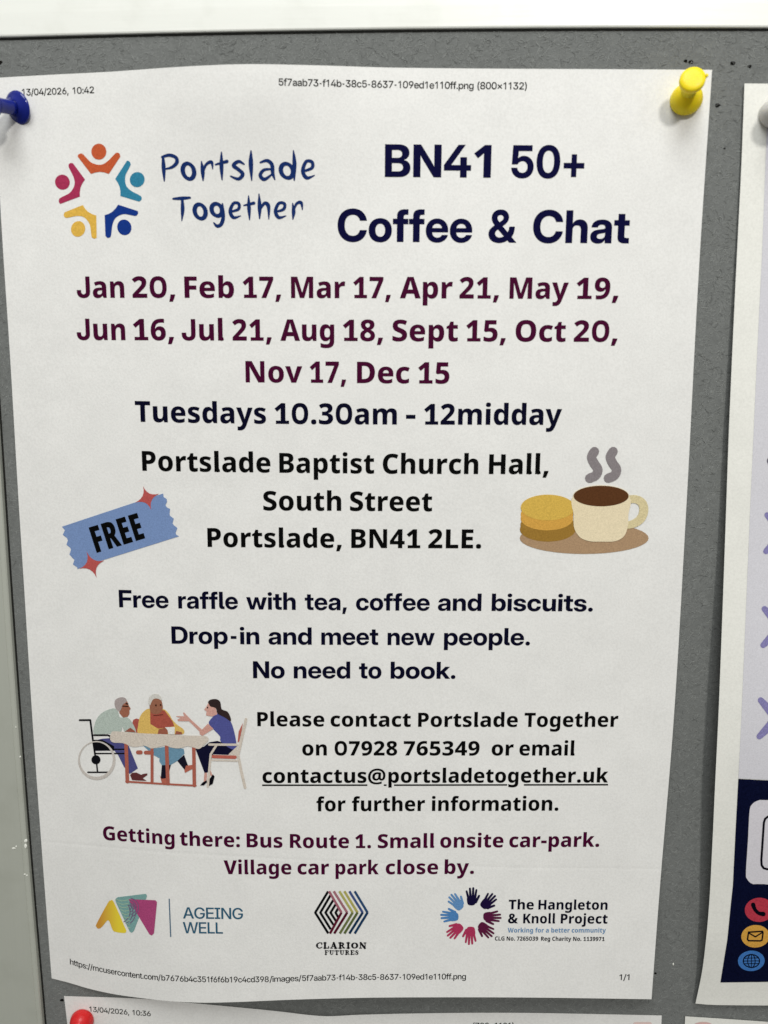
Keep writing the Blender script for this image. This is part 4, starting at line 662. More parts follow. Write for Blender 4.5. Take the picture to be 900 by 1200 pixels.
# shade in the gap between felt and rail, put in as dark strips
GAP = fibre_mat('dark_gap_shade', (0.018, 0.018, 0.016))
rail('top_gap_shade', [(x, y) for x, y in top_path], [(-0.55, 0.0), (-0.5, 0.25), (0.2, 0.3), (0.24, 0.0)], GAP, (0, 1))
side_path = px_path([(0, 553), (10, 700), (32, 1000), (40.6, 1100), (49.5, 1200)], 2.0, -420, 40, 1, 0)
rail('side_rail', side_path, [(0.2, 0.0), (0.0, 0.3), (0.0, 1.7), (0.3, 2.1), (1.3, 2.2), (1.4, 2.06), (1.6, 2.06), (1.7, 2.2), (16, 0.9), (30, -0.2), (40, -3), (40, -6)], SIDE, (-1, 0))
rail('side_gap_shade', side_path, [(-0.5, 0.0), (-0.45, 0.2), (0.15, 0.25), (0.19, 0.0)], GAP, (-1, 0))  # dark strip standing in for the shade beside the side rail
# chips of paint knocked off the side rail
CHIP = fibre_mat('bare_white_chip', (0.85, 0.85, 0.78))
for k, (x, y, r, q) in enumerate([(30.5, 985, 2.4, 1.0), (30, 991, 1.6, 1.9), (16, 994, 2.6, .45), (19, 992, 1.3, .9), (23.5, 887, 1.2, 1), (18.6, 852, 1.0, .8), (29, 1024.5, 1.8, .7), (31.5, 1026, 1.4, .8)]):
    sx = -(hit([(x, y)], 2.0)[0][0] - np.interp(y, [553, 700, 1000, 1200], [hit([(a, b)], 2.0)[0][0] for a, b in ((0, 553), (10, 700), (32, 1000), (49.5, 1200))]))
    hh = 2.24 - max(0, sx - 1.95) * 0.0925
    pts = [(x + r * random.uniform(.5, 1.1) * math.cos(t), y + q * r * random.uniform(.6, 1.3) * math.sin(t)) for t in np.linspace(0, 6.28, 9)[:-1]]
    P = hit(np.array(pts), hh + 0.05); c = hit(np.array([(x, y)]), hh + 0.16)
    mesh_obj('paint_chip', np.concatenate([P, c]), [(k2, 8, (k2 + 1) % 8) for k2 in range(8)], CHIP, board)

# pin holes in the felt
HOLE = fibre_mat('dark_hole', (0.006, 0.006, 0.005))
for x, y, r in [(803.5, 71.5, 1.6), (809.5, 73, 1.8), (858.6, 74.2, 1.8), (878.5, 78, 1.5), (841, 123.3, 2.0), (849, 174, .8), (768, 1140.6, 1.2), (0, 73, 2.0), (72.6, 1172, 1.9), (855.5, 1027, .7), (776, 214, 1.0)]:
    P = []; n = 10
    c0 = hit(np.array([(x, y)]), 0.0)[0]
    rr = [r / 4 * random.uniform(.8, 1.25) for _ in range(n)]
    for z, k in ((0.05, 1.45), (0.13, 1.0), (0.02, 0.9)):
        for j in range(n):
            t = 2 * math.pi * j / n; P.append((c0[0] + rr[j] * k * math.cos(t), c0[1] + rr[j] * k * math.sin(t) * .8, z))
    F = [(a * n + j, a * n + (j + 1) % n, (a + 1) * n + (j + 1) % n, (a + 1) * n + j) for a in range(2) for j in range(n)] + [tuple(range(2 * n, 3 * n))]
    mesh_obj('pin_hole', P, F, HOLE, board)
P = [(v[0], v[1], v[2]) for v in hit(np.array([(788, 1129.5), (789.4, 1128), (790, 1130.5), (788.6, 1132)]), 0.35)]
mesh_obj('paper_fleck', P + [tuple(np.mean(P, 0) + [0, 0, .3])], [(0, 1, 4), (1, 2, 4), (2, 3, 4), (3, 0, 4)], CHIP, board)

# loose fibres of the felt
def fibres(name, n, col, wid, zr):
    V = []; F = []
    for _ in range(n):
        while True:
            x = random.uniform(-30, 940); y = random.uniform(15, 1230)
            if x > 885 and 120 < y < 1160: continue
            if 45 + (y - 900) * .06 < x < 745 and 130 < y < 1140: continue
            if y > 1215 and 90 < x < 760: continue
            break
        c = hit(np.array([(x, y)]), 0.0)[0]
        a = random.uniform(0, 6.28) if random.random() < .45 else random.gauss(0.3, 0.55)
        L = random.uniform(0.8, 2.6); k = random.gauss(0, 1.0); n2 = 6
        x0, y0 = c[0], c[1]; zt = random.uniform(*zr); w = wid * random.uniform(.6, 1.3)
        s = len(V)
        for j in range(n2):
            t = j / (n2 - 1)
            z = 0.02 + zt * math.sin(math.pi * t)
            hw = w * (0.4 + 0.6 * math.sin(math.pi * t)) / 2
            V.append((x0 - math.sin(a) * hw, y0 + math.cos(a) * hw, z)); V.append((x0 + math.sin(a) * hw, y0 - math.cos(a) * hw, z + 0.01))
            x0 += math.cos(a) * L / (n2 - 1); y0 += math.sin(a) * L / (n2 - 1); a += k / (n2 - 1) * 1.6
        for j in range(n2 - 1):
            q = s + 2 * j; F.append((q, q + 1, q + 3, q + 2))
    return mesh_obj(name, V, F, fibre_mat(name + '_wool', col), board, kind='stuff')
fibres('pale_felt_fibres', 14000, (0.27, 0.278, 0.266), 0.095, (0.02, 0.14))
fibres('dark_felt_fibres', 3500, (0.12, 0.124, 0.119), 0.11, (0.02, 0.12))

# ================================================================== THE COFFEE MORNING FLYER
fl = thing('flyer', 'large white coffee and chat flyer pinned by a blue and a yellow pin', 'flyer')
LF = lift_flyer
sheet('paper_sheet', [(-8, 91.5), (0, 91), (60, 87.6), (130, 84), (200, 79), (245, 76.5), (285, 75.2), (360, 76.3), (450, 79), (560, 80.3), (700, 81), (834.5, 81.8)],
      [(834.5, 81.8), (820, 300), (804, 600), (789, 850), (772.5, 1050), (763.5, 1171)],
      [(60.5, 1146.5), (82, 1152), (102, 1158), (132, 1164.7), (163, 1169.3), (200, 1173.3), (235, 1175), (275, 1174.3), (330, 1172), (420, 1169.4), (520, 1168.7), (620, 1169), (700, 1170), (763.5, 1171)],
      [(-8, 91.5), (4, 300), (11, 405), (22, 590), (29, 700), (38.5, 850), (49.3, 1000), (60.5, 1146.5)], LF, PAPER, fl, 96, 120)

NAVY = (13, 15, 54); PLUM = (68, 8, 46); BLACK = (2, 2, 4); DNAVY = (4, 6, 36)
tl = lambda nm, f, w, cap, base, col, **k: text_line(nm, f, w, cap, base, col, fl, LF, **k)
tl('print_header_text', 'plain', [('13/04/2026,', 25.8, 80.3), ('10:42', 85, 110.3)], 7.8, [(25, 112), (70, 110.6), (111, 109)], (6, 6, 8))
tl('print_header_text', 'plain', [('5f7aab73-f14b-38c5-8637-109ed1e110ff.png', 326.5, 555), ('(800×1132)', 559.4, 617.3)], 8.3, [(326, 100), (450, 102.8), (617, 104.8)], (6, 6, 8))
tl('title_text', 'arial', [('BN41', 450.9, 575.1), ('50+', 598.7, 684.1)], 38.3, [(450, 207.3), (684, 209)], NAVY)
tl('title_text', 'arial', [('Coffee', 395.6, 553.1), ('&', 572.1, 605.1), ('Chat', 624.1, 736.8)], 38.3, [(395, 283), (737, 285.2)], NAVY)
B1 = [(90, 349.2), (240, 348.4), (410, 349.8), (724, 350.5)]
tl('date_text', 'canva', [('Jan', 90.3, 146), ('20,', 155.2, 205.4), ('Feb', 216.4, 274.4), ('17,', 284.6, 329.4), ('Mar', 341.1, 404.5), ('17,', 413.9, 457.9), ('Apr', 468.6, 530.2), ('21,', 538.2, 584.5), ('May', 596.9, 665.9), ('19,', 675, 724.5)], 25, B1, PLUM)
tl('date_text', 'canva', [('Jun', 90.3, 147.1), ('16,', 156.3, 204), ('Jul', 213.1, 262.3), ('21,', 272.5, 318.4), ('Aug', 328.6, 391.7), ('18,', 401.8, 448.8), ('Sept', 459.8, 536.4), ('15,', 546, 592.5), ('Oct', 603.9, 662.6), ('20,', 672.1, 723.4)], 25, [(90, 398.4), (330, 399.1), (420, 399.8), (724, 400.6)], PLUM)
tl('date_text', 'canva', [('Nov', 287.9, 354.3), ('17,', 363.1, 405.6), ('Dec', 418.3, 479.9), ('15', 489.8, 526.5)], 25, [(288, 448), (527, 449.6)], PLUM)
tl('time_text', 'canva', [('Tuesdays', 158.7, 311.8), ('10.30am', 321.9, 465), ('-', 475.7, 486.7), ('12midday', 496.8, 658)], 24.3, [(159, 494.2), (230, 495.3), (325, 496.8), (500, 497.5), (658, 498)], DNAVY)
tl('venue_text', 'canva', [('Portslade', 166.8, 317), ('Baptist', 327.4, 438.4), ('Church', 448.5, 560.3), ('Hall,', 572.8, 642.7)], 23.2, [(166, 551.6), (330, 554), (450, 555), (642, 555.6)], BLACK)
tl('venue_text', 'canva', [('South', 308.6, 399.9), ('Street', 410.1, 506.3)], 22.6, [(308, 598.1), (506, 599.2)], BLACK)
tl('venue_text', 'canva', [('Portslade,', 243.3, 400.5), ('BN41', 411.6, 492.5), ('2LE.', 501.7, 563.8)], 22.2, [(243, 640.9), (410, 642.1), (564, 642.6)], BLACK)
tl('raffle_text', 'arial', [('Free', 139.7, 197.7), ('raffle', 209, 278.9), ('with', 288.6, 346.6), ('tea,', 357.2, 406.5), ('coffee', 417.1, 503.5), ('and', 513.1, 564), ('biscuits.', 576, 694.6)], 20.4, [(140, 711.6), (245, 713.6), (320, 714.5), (460, 715.5), (694, 716.6)], DNAVY)
tl('raffle_text', 'arial', [('Drop-in', 201.2, 304), ('and', 314.7, 365.3), ('meet', 376.5, 443.2), ('new', 454.1, 509.3), ('people.', 520.2, 621)], 20.3, [(201, 754.3), (340, 755.4), (621, 756.3)], DNAVY)
tl('raffle_text', 'arial', [('No', 296.6, 333.7), ('need', 344.3, 410.4), ('to', 420.6, 447), ('book.', 457.7, 533.7)], 19.9, [(296, 794.8), (534, 795.5)], DNAVY)
tl('contact_text', 'canva', [('Please', 301.6, 380.1), ('contact', 387.4, 481.3), ('Portslade', 489.9, 606.6), ('Together', 614.4, 724.2)], 16.6, [(301, 851), (500, 851.8), (724, 851.8)], BLACK)
tl('contact_text', 'canva', [('on', 354.2, 383), ('07928', 392.1, 465.4), ('765349', 473, 561.8), ('or', 576, 601.7), ('email', 608.5, 673.3)], 16.8, [(354, 885.3), (673, 885.4)], BLACK)
und = [[(a, y0), (b, y1), (b, y1 + 1.8), (a, y0 + 1.8)] for a, b, y0, y1 in ((307.2, 430.5, 919.3, 919.2), (449.8, 453, 919.2, 919.2), (461.8, 594.4, 919.2, 918.9), (613.9, 712.6, 918.9, 918.7))]
tl('contact_text', 'canva', [('contactus', 307.7, 429.5), ('@', 431.2, 451.7), ('portsladetogether.uk', 455.1, 712.4)], 16.6, [(307, 917.6), (712, 917)], BLACK, extra=[ccw(u) for u in und], label='underlined email address')
tl('contact_text', 'canva', [('for', 370.8, 405), ('further', 412.4, 498), ('information.', 506, 654.3)], 16.5, [(370, 950.8), (654, 950)], BLACK)
tl('directions_text', 'canva', [('Getting', 121, 204.7), ('there:', 210.9, 281.2), ('Bus', 289.1, 331.1), ('Route', 339.8, 409), ('1.', 416.2, 434.8), ('Small', 442.7, 508.9), ('onsite', 515.8, 589.8), ('car-park.', 596.7, 702.1)], 16.3,
   [(121, 984.2), (150, 986.2), (190, 989.5), (225, 991.3), (250, 992.2), (310, 993.3), (370, 993.9), (450, 993.9), (550, 993.3), (640, 992.7), (702, 992.3)], PLUM)
tl('directions_text', 'canva', [('Village', 262.3, 341.5), ('car', 348.7, 385.6), ('park', 393.2, 443.8), ('close', 452, 513.3), ('by.', 520.9, 555.4)], 16.2, [(262, 1024.4), (400, 1024.7), (555, 1024)], PLUM)
FB = [(82, 1130), (90, 1132.4), (100, 1135.2), (113, 1138), (128, 1141), (142, 1143.5), (156.7, 1145.8), (171, 1147.4), (185.6, 1148.8), (214, 1150.4), (243, 1151.1), (272, 1151.3), (315, 1150.9), (339, 1150), (380, 1149.1), (425, 1148.4), (546, 1147.6)]
tl('print_footer_text', 'plain', [('https://mcusercontent.com/', 82.1, 188.4), ('b7676b4c351f6f6b19c4cd398', 189.2, 315), ('/images/', 315.8, 353.3), ('5f7aab73-f14b-38c5-8637-109ed1e110ff.png', 354, 546)], 6.7, FB, (6, 6, 8))
tl('page_number_text', 'plain', [('1/1', 725.5, 737.5)], 6.8, [(725, 1148.6), (738, 1148.6)], (6, 6, 8))

pr = lambda nm, cs, col, level=0, **k: printed(nm, cs, col, fl, LF, level, **k)

# logo of five figures in a ring
z = Z(55, 155, 6.923)
arms = [(248, 195), (255, 180), (275, 172), (295, 180), (350, 238), (390, 258), (427, 264), (460, 256), (500, 228), (550, 175), (572, 165), (590, 175), (595, 198), (502, 338), (465, 325), (430, 321), (392, 326), (357, 338)]
for k, (c, nm) in enumerate([((196, 84, 38), 'orange'), ((40, 128, 160), 'teal'), ((20, 55, 135), 'dark blue'), ((222, 174, 50), 'yellow'), ((168, 42, 82), 'crimson')]):
    a = math.radians(72 * k)
    R2 = lambda p: (432 + (1.0 if k == 0 else .93) * ((p[0] - 432) * math.cos(a) - (p[1] - 500) * math.sin(a)), 500 + (p[0] - 432) * math.sin(a) + (p[1] - 500) * math.cos(a))
    cs = [ccw(z([R2(p) for p in crom(arms[:13], False, 3) + arms[13:]])), ccw(z([R2(p) for p in ell(421, 157, 61, 65)]))]
    pr('logo_figure', cs, c, label=nm + ' figure of the ring logo', step=5)

# hand lettered words beside it
z = Z(170, 160, 4.09)
def brush(ss):
    out = []
    for s in ss: out += [z(c) for c in stroke([(x, y, w * 1.25 + 1.2) for x, y, w in s], smooth=True)]
    return [ccw(c) for c in out]
def oval(cx, cy, rx, ry):
    return [(cx + rx * math.cos(t) + 0.15 * ry * math.sin(t), cy + ry * math.sin(t), 12 + 5 * abs(math.cos(t - 0.5))) for t in np.linspace(0.4, 0.4 + 2 * math.pi, 13)]
word1 = [[(86, 97, 8), (89, 150, 15), (92, 213, 4)], [(82, 98, 9), (115, 89, 12), (147, 100, 12), (152, 124, 14), (130, 146, 11), (96, 156, 5)],
         oval(208, 166, 27, 37), [(270, 120, 4), (276, 165, 15), (278, 211, 4)], [(278, 170, 7), (292, 135, 10), (318, 122, 12), (324, 155, 3)],
         [(366, 75, 4), (366, 140, 15), (369, 207, 4)], [(338, 134, 6), (392, 119, 13)],
         [(474, 132, 6), (448, 119, 12), (424, 138, 14), (448, 158, 13), (468, 180, 14), (448, 203, 12), (410, 190, 5)],
         [(508, 68, 4), (507, 130, 17), (511, 209, 4)],
         [(553, 124, 7), (585, 115, 12), (608, 135, 14), (612, 175, 13), (622, 206, 4)], [(608, 156, 6), (570, 160, 11), (552, 185, 13), (572, 205, 13), (609, 180, 6)],
         oval(680, 164, 29, 34), [(711, 68, 4), (716, 130, 15), (715, 209, 5)],
         [(760, 166, 8), (800, 150, 12), (800, 122, 12), (772, 120, 12), (756, 165, 14), (775, 198, 13), (812, 186, 3)]]
word2 = [[(135, 298, 7), (175, 296, 13), (215, 293, 8)], [(178, 298, 8), (180, 350, 14), (176, 403, 3)], oval(264, 359, 26, 34), oval(344, 351, 25, 29),
         [(371, 322, 5), (375, 380, 13), (366, 418, 14), (346, 429, 12), (329, 413, 4)],
         [(412, 360, 7), (447, 348, 11), (449, 322, 11), (424, 320, 11), (408, 358, 13), (424, 388, 12), (458, 380, 3)],
         [(496, 284, 3), (498, 340, 14), (501, 399, 3)], [(474, 330, 5), (521, 319, 12)],
         [(546, 275, 3), (549, 335, 15), (549, 393, 4)], [(552, 350, 5), (572, 320, 12), (591, 333, 14), (593, 395, 3)],
         [(629, 360, 7), (664, 348, 11), (668, 322, 11), (641, 320, 11), (625, 358, 13), (641, 388, 12), (675, 380, 3)],
         [(707, 320, 3), (712, 360, 14), (708, 397, 3)], [(712, 355, 6), (726, 322, 10), (748, 317, 12), (754, 350, 3)]]
pr('logo_text', brush(word1), (24, 48, 104), label='upper hand lettered logo word')
pr('logo_text', brush(word2), (24, 48, 104), label='lower hand lettered logo word')

# FREE ticket
z = Z(65, 560, 5.625)
tick = [(42, 322), (270, 246), (530, 160), (710, 103), (712, 125), (733, 140), (735, 158), (725, 180), (735, 195), (756, 205), (752, 235), (755, 250), (780, 268), (772, 300), (780, 312), (804, 330), (792, 362), (796, 375), (815, 385), (550, 468), (320, 540), (145, 601), (143, 590), (115, 570), (125, 540), (112, 528), (92, 505), (102, 475), (98, 462), (72, 440), (82, 412), (75, 396), (48, 375), (62, 345)]
tk = pr('ticket', [ccw(z(tick))], (116, 142, 188), 1, label='blue ticket with wavy ends', grain=0.09)
def star4(t):
    c = np.mean(t, 0); o = []
    for k in range(4):
        a = np.array(t[k], float); b = np.array(t[(k + 1) % 4], float); m = c + ((a + b) / 2 - c) * 0.12
        for j in range(6):
            s = j / 6; o.append(tuple((1 - s) ** 2 * a + 2 * s * (1 - s) * m + s * s * b))
    return o
for t in ([(577, 53), (684, 104), (632, 212), (524, 163)], [(205, 485), (323, 545), (272, 660), (157, 599)]):
    printed('ticket_star', [ccw(z(star4(t)))], (184, 80, 76), tk, LF, 2, step=5)
sy = 176 / 714; u = np.array([592 - 272, 398 - 495.0]); L_ = np.hypot(*u); u /= L_; upv = np.array([218 - 272, 328 - 495.0]); upv /= np.hypot(*upv)
pen = 0; cs = []; its = []
for ch in 'FREE':
    adv, q = LETTERS['cond'][ch]; its.append((pen, [outline(c) for c in q])); pen += adv + 6
lo = min(p[0] + o for o, cc in its for c in cc for p in c); hi = max(p[0] + o for o, cc in its for c in cc for p in c)
for o, cc in its:
    s = sum(area_sign(c) for c in cc)
    for c in cc:
        pts = z([tuple(np.array([272, 495.0]) + u * ((p[0] + o - lo) * L_ / (hi - lo)) + upv * p[1] * sy) for p in c])
        cs.append(pts if s < 0 else pts)
printed('ticket_text', cs, BLACK, tk, LF, 2, step=6)

# coffee cup with biscuits
z = Z(600, 515, 5.294)
e = lambda *a, **k: ccw(z(ell(*a, n=40, **k)))
cup0 = pr('saucer', [e(448, 612, 400, 98)], (172, 139, 104), 1, grain=.11)
pr('biscuit', [e(222, 557, 173, 77), e(222, 530, 170, 74)], (156, 116, 36), 2, label='brown bottom biscuit', grain=.11)
pr('biscuit', [e(217, 490, 163, 74), e(217, 465, 163, 74)], (212, 158, 52), 3, label='amber middle biscuit', grain=.11)
pr('biscuit', [e(222, 422, 168, 80)], (214, 174, 60), 4, label='yellow top biscuit', grain=.11)
hd = [ccw(z(c)) for c in stroke([(718, 372, 50), (770, 371, 50), (808, 395, 54), (818, 440, 56), (800, 490, 54), (760, 520, 50), (712, 533, 44)], smooth=True)]
cup = pr('coffee_cup', [ccw(z(crom([(380, 352), (383, 470), (385, 545), (420, 605), (480, 631), (555, 634), (640, 631), (695, 600), (718, 540), (722, 470), (727, 352), (555, 330)], True, 5))), e(553, 352, 175, 68)], (230, 213, 176), 5, grain=.08)
printed('cup_handle', hd, (214, 198, 150), cup, LF, 4, step=5)
printed('coffee', [e(553, 351, 171, 64)], (92, 56, 30), cup, LF, 6)
for dx in (0, 116):
    printed('steam', [ccw(z(c)) for c in stroke([(512 + dx, 74, 58), (494 + dx, 108, 58), (508 + dx, 145, 58), (533 + dx, 185, 58), (520 + dx, 222, 58), (482 + dx, 240, 58)], smooth=True)], (136, 128, 130), cup, LF, 2, step=5)

# people round a table
z = Z(80, 805, 7.5)
pp = lambda nm, pts, col, lv, **k: pr(nm, [ccw(z(crom(pts, True, 3)))], col, lv, **k)
pl = lambda nm, pts, col, lv, **k: pr(nm, [ccw(z(pts))], col, lv, **k)
def lines(*ss): return [ccw(z(c)) for s, w in ss for c in stroke(s, w)]
sh = lambda pts: [(x + 750, y) for x, y in pts]
BEI = (206, 194, 180); RUST = (172, 92, 74)
man = pp('seated_man', [(226, 412), (230, 335), (258, 268), (305, 222), (362, 196), (412, 190), (440, 225), (455, 268), (515, 268), (556, 305), (594, 398), (500, 400), (476, 350), (455, 402), (330, 412)], (176, 188, 178), 1, label='seated man in a pale green shirt')
pl('seated_man_face', [(450, 160), (498, 112), (520, 130), (530, 160), (549, 192), (538, 202), (538, 235), (522, 262), (482, 270), (448, 228)], (158, 98, 74), 2)
pp('seated_man_hair', [(408, 165), (410, 120), (438, 98), (475, 90), (505, 102), (512, 130), (478, 158), (465, 195), (448, 215), (425, 200)], (168, 155, 152), 3)
pr('glasses', lines(([(478, 168), (526, 172)], 8), ([(508, 148), (523, 149)], 11)), (30, 25, 25), 4)
pl('seated_man_hand', [(496, 392), (545, 358), (583, 385), (590, 400)], (152, 84, 66), 3)
pl('seated_man_trousers', [(232, 470), (300, 455), (365, 450), (400, 490), (480, 495), (532, 520), (612, 716), (540, 765), (488, 700), (438, 600), (405, 560), (240, 562)], (76, 76, 130), 1)
pl('chair_back', [(563, 315), (572, 288), (598, 277), (625, 285), (620, 402), (592, 402)], (170, 80, 68), 0)
pl('shoe', [(543, 775), (560, 755), (598, 752), (640, 772), (668, 762), (695, 760), (695, 775), (655, 803), (690, 826), (600, 822), (560, 818)], (98, 50, 50), 2)
wheel = pr('wheelchair', lines(([(100, 292), (193, 291), (215, 460), (236, 600)], 16), ([(225, 424), (345, 424), (368, 432), (372, 460)], 15), ([(235, 585), (495, 585)], 12), ([(380, 548), (492, 548)], 12), ([(248, 660), (256, 745)], 13), ([(172, 750), (365, 750)], 13)) + [ccw(z([(220, 465), (300, 465), (402, 520), (404, 560), (230, 560)])), ccw(z(ell(243, 640, 40, 40)))], (22, 22, 26), 2)
printed('wheel', [ccw(z(c)) for c in stroke([(248 + 155 * math.cos(t), 642 + 162 * math.sin(t), 19 + 9 * math.sin(t + .4)) for t in np.linspace(0, 2 * math.pi, 33)])], (198, 190, 182), wheel, LF, 3, step=5)
pp('seated_elder', [(617, 412), (614, 340), (630, 262), (668, 212), (715, 190), (830, 192), (882, 232), (915, 288), (960, 335), (1012, 372), (1014, 412), (940, 418), (760, 412)], (218, 178, 84), 1, label='seated person in a yellow cardigan')
pl('seated_elder_top', [(720, 200), (722, 325), (788, 366), (850, 360), (932, 345), (915, 300), (845, 205)], (170, 80, 64), 2)
pp('seated_elder_face', [(714, 165), (730, 110), (795, 96), (820, 125), (830, 190), (806, 230), (765, 240), (726, 222)], (152, 98, 74), 3)
pp('seated_elder_hair', [(704, 152), (708, 100), (738, 68), (780, 62), (814, 85), (820, 118), (785, 102), (750, 106), (730, 135), (720, 160)], (206, 202, 194), 4)
pr('seated_elder_eye', [ccw(z(ell(770, 162, 7, 9))), ccw(z(ell(812, 158, 7, 9)))] + lines(([(750, 252), (830, 244)], 5)), (50, 25, 20), 4)
pl('seated_elder_hand', [(785, 414), (795, 372), (850, 360), (880, 375), (872, 416)], (156, 90, 68), 3)
pl('seated_elder_hand', sh([(188, 418), (198, 386), (248, 398), (250, 418)]), (156, 90, 68), 3)
pl('mug', [(850, 354), (936, 352), (934, 416), (880, 416), (872, 378)], (226, 224, 218), 4)
pl('seated_elder_skirt', [(650, 510), (760, 540), (900, 520), (1015, 545), (1022, 585), (960, 650), (900, 686), (825, 692), (800, 655), (802, 628), (752, 600), (700, 555)], (104, 144, 168), 1)
pr('seated_elder_stocking', [ccw(z(sh([(72, 688), (152, 686), (122, 802), (62, 808)]))), ccw(z(sh([(208, 650), (268, 596), (302, 690), (275, 732)])))], (30, 28, 40), 2)
pr('seated_elder_shoe', [ccw(z(sh([(52, 770), (70, 808), (122, 800), (142, 856), (74, 850)]))), ccw(z(sh([(285, 692), (340, 685), (374, 690), (350, 716), (275, 756), (270, 735)])))], (180, 96, 76), 3)
tb = pr('table', lines(([(508, 488), (519, 832)], 32), ([(736, 540), (736, 838)], 26), ([(864, 520), (876, 850)], 32), ([(1103, 525), (1108, 866)], 31), ([(508, 832), (876, 855), (1120, 868)], 17), ([(612, 575), (636, 575)], 36), ([(680, 577), (735, 577)], 34)), RUST, 4)
printed('tablecloth', [ccw(z(crom([(378, 402), (420, 390), (600, 405), (850, 416), (1000, 426), (1180, 430), (1225, 442), (1230, 472), (1190, 512), (1150, 545), (1100, 532), (1045, 520), (975, 540), (900, 532), (855, 514), (780, 532), (725, 540), (665, 516), (570, 528), (480, 492), (400, 490), (368, 462)], True, 3)))], (208, 196, 182), tb, LF, 5)
pp('seated_woman', sh([(560, 232), (625, 262), (678, 305), (710, 400), (728, 500), (726, 545), (680, 545), (590, 480), (584, 435), (525, 372), (484, 318), (510, 275)]), (80, 84, 148), 2, label='seated woman in a blue top')
pl('seated_woman_face', sh([(480, 140), (500, 170), (545, 185), (560, 240), (515, 260), (460, 250), (465, 215), (443, 200), (463, 175)]), (208, 156, 142), 3)
pp('seated_woman_hair', sh([(478, 132), (500, 112), (550, 107), (586, 132), (598, 195), (648, 216), (674, 262), (677, 302), (625, 268), (562, 234), (548, 188), (500, 172), (486, 150)]), (54, 42, 42), 4)
pr('seated_woman_eye', [ccw(z(ell(750 + 474, 181, 6, 8)))], (40, 25, 25), 5)
pl('seated_woman_arm', sh([(478, 322), (526, 368), (430, 430), (405, 416), (403, 392), (312, 302), (215, 300), (208, 288), (238, 270), (198, 262), (200, 256), (268, 258), (258, 226), (268, 224), (322, 282), (425, 375)]), (204, 150, 136), 3)
pl('seated_woman_trousers', sh([(368, 545), (440, 525), (490, 486), (560, 474), (640, 500), (718, 545), (655, 597), (522, 592), (476, 750), (450, 762)]), (24, 24, 46), 1)
pr('seated_woman_shoe', [ccw(z(sh([(408, 866), (430, 840), (465, 820), (470, 838), (440, 866)]))), ccw(z(sh([(484, 872), (490, 812), (520, 768), (536, 786), (520, 852)])))], (18, 18, 24), 3)
pr('seated_woman_ankle', lines((sh([(458, 765), (452, 830)]), 24), (sh([(495, 740), (508, 775)]), 16)), (204, 150, 136), 2)
chair_ = pr('armchair', lines((sh([(812, 284), (742, 600), (770, 740), (804, 884)]), 24), (sh([(488, 506), (738, 508)]), 20), (sh([(552, 512), (502, 592), (476, 876)]), 20), (sh([(506, 643), (732, 650)]), 14)) + [ccw(z(sh([(660, 590), (735, 520), (742, 610), (728, 625)])))], BEI, 4)
printed('seat_cushion', lines((sh([(524, 612), (716, 618)]), 30)) + [ccw(z(sh([(784, 318), (748, 390), (738, 488), (752, 480), (775, 380)])))], (186, 96, 80), chair_, LF, 5)

# lower row of logos
z = Z(100, 1035, 4.5)
m, n, l, b = new_mat('ink_amber_to_yellow')
g_ = n.new('ShaderNodeTexCoord'); s_ = n.new('ShaderNodeSeparateXYZ'); l.new(g_.outputs['Generated'], s_.inputs[0])
r_ = ramp(n, l, s_.outputs['X'], [(0.15, lin((200, 142, 52))), (0.75, lin((228, 204, 52)))]); l.new(r_.outputs[0], b.inputs['Base Color']); b.inputs['Roughness'].default_value = .6
pr('logo_letter', [ccw(z(crom([(57, 228), (60, 212), (118, 105), (133, 92), (150, 100), (205, 225), (216, 252), (205, 263), (158, 257), (143, 245), (128, 205), (118, 196), (108, 205), (86, 232), (68, 240)], True, 3)))], (220, 180, 50), 1, mat=m, label='amber and yellow first logo letter')
pr('logo_letter', [ccw(z([(158, 84), (170, 74), (318, 56), (325, 66), (322, 78), (256, 252), (245, 262), (234, 256), (160, 98)]))], (118, 162, 158), 1, label='teal striped middle logo letter')
pr('logo_letter', [ccw(z([(228, 84), (370, 90), (378, 100), (362, 264), (350, 276), (338, 270), (285, 182), (236, 100)]))], (172, 66, 118), 2, label='magenta last logo letter')
arcs = []
for k in range(7):
    arcs += [ccw(z(c)) for c in stroke([(228 + (14 + k * 13) * math.cos(t), 128 + (14 + k * 14) * math.sin(t) * .9, 4.2) for t in np.linspace(-1.35, 1.25 if k < 4 else .8, 12)] if k < 4 else [(176 + (k - 4) * 6 + (24 + k * 9) * math.cos(t), 150 + (24 + k * 9) * math.sin(t), 4.2) for t in np.linspace(-.6, 1.1, 9)])]
pr('logo_stripes', arcs, (112, 92, 124), 3)
arcs = []
for k in range(9):
    yy = 88 + k * 18; hw = (262 - yy) * .30
    xc = 200 + (yy - 88) * .22
    arcs += [ccw(z(c)) for c in stroke([(xc - hw * .75, yy - 4, 4), (xc - hw * .2, yy + 5, 4), (xc + hw * .5, yy, 4)], smooth=True)]
pr('logo_stripes', arcs, (156, 186, 158), 3)
pr('logo_divider', [ccw(z([(439, 82), (445, 82), (453, 283), (447, 284)]))], (72, 104, 128), 1)
tl('logo_text', 'plain', [('AGEING', 214.5, 284.9)], 13.2, [(214, 1076.4), (285, 1077.3)], (44, 92, 118))
tl('logo_text', 'plain', [('WELL', 214.5, 261.3)], 13.2, [(214, 1093.7), (262, 1094.2)], (44, 92, 118))

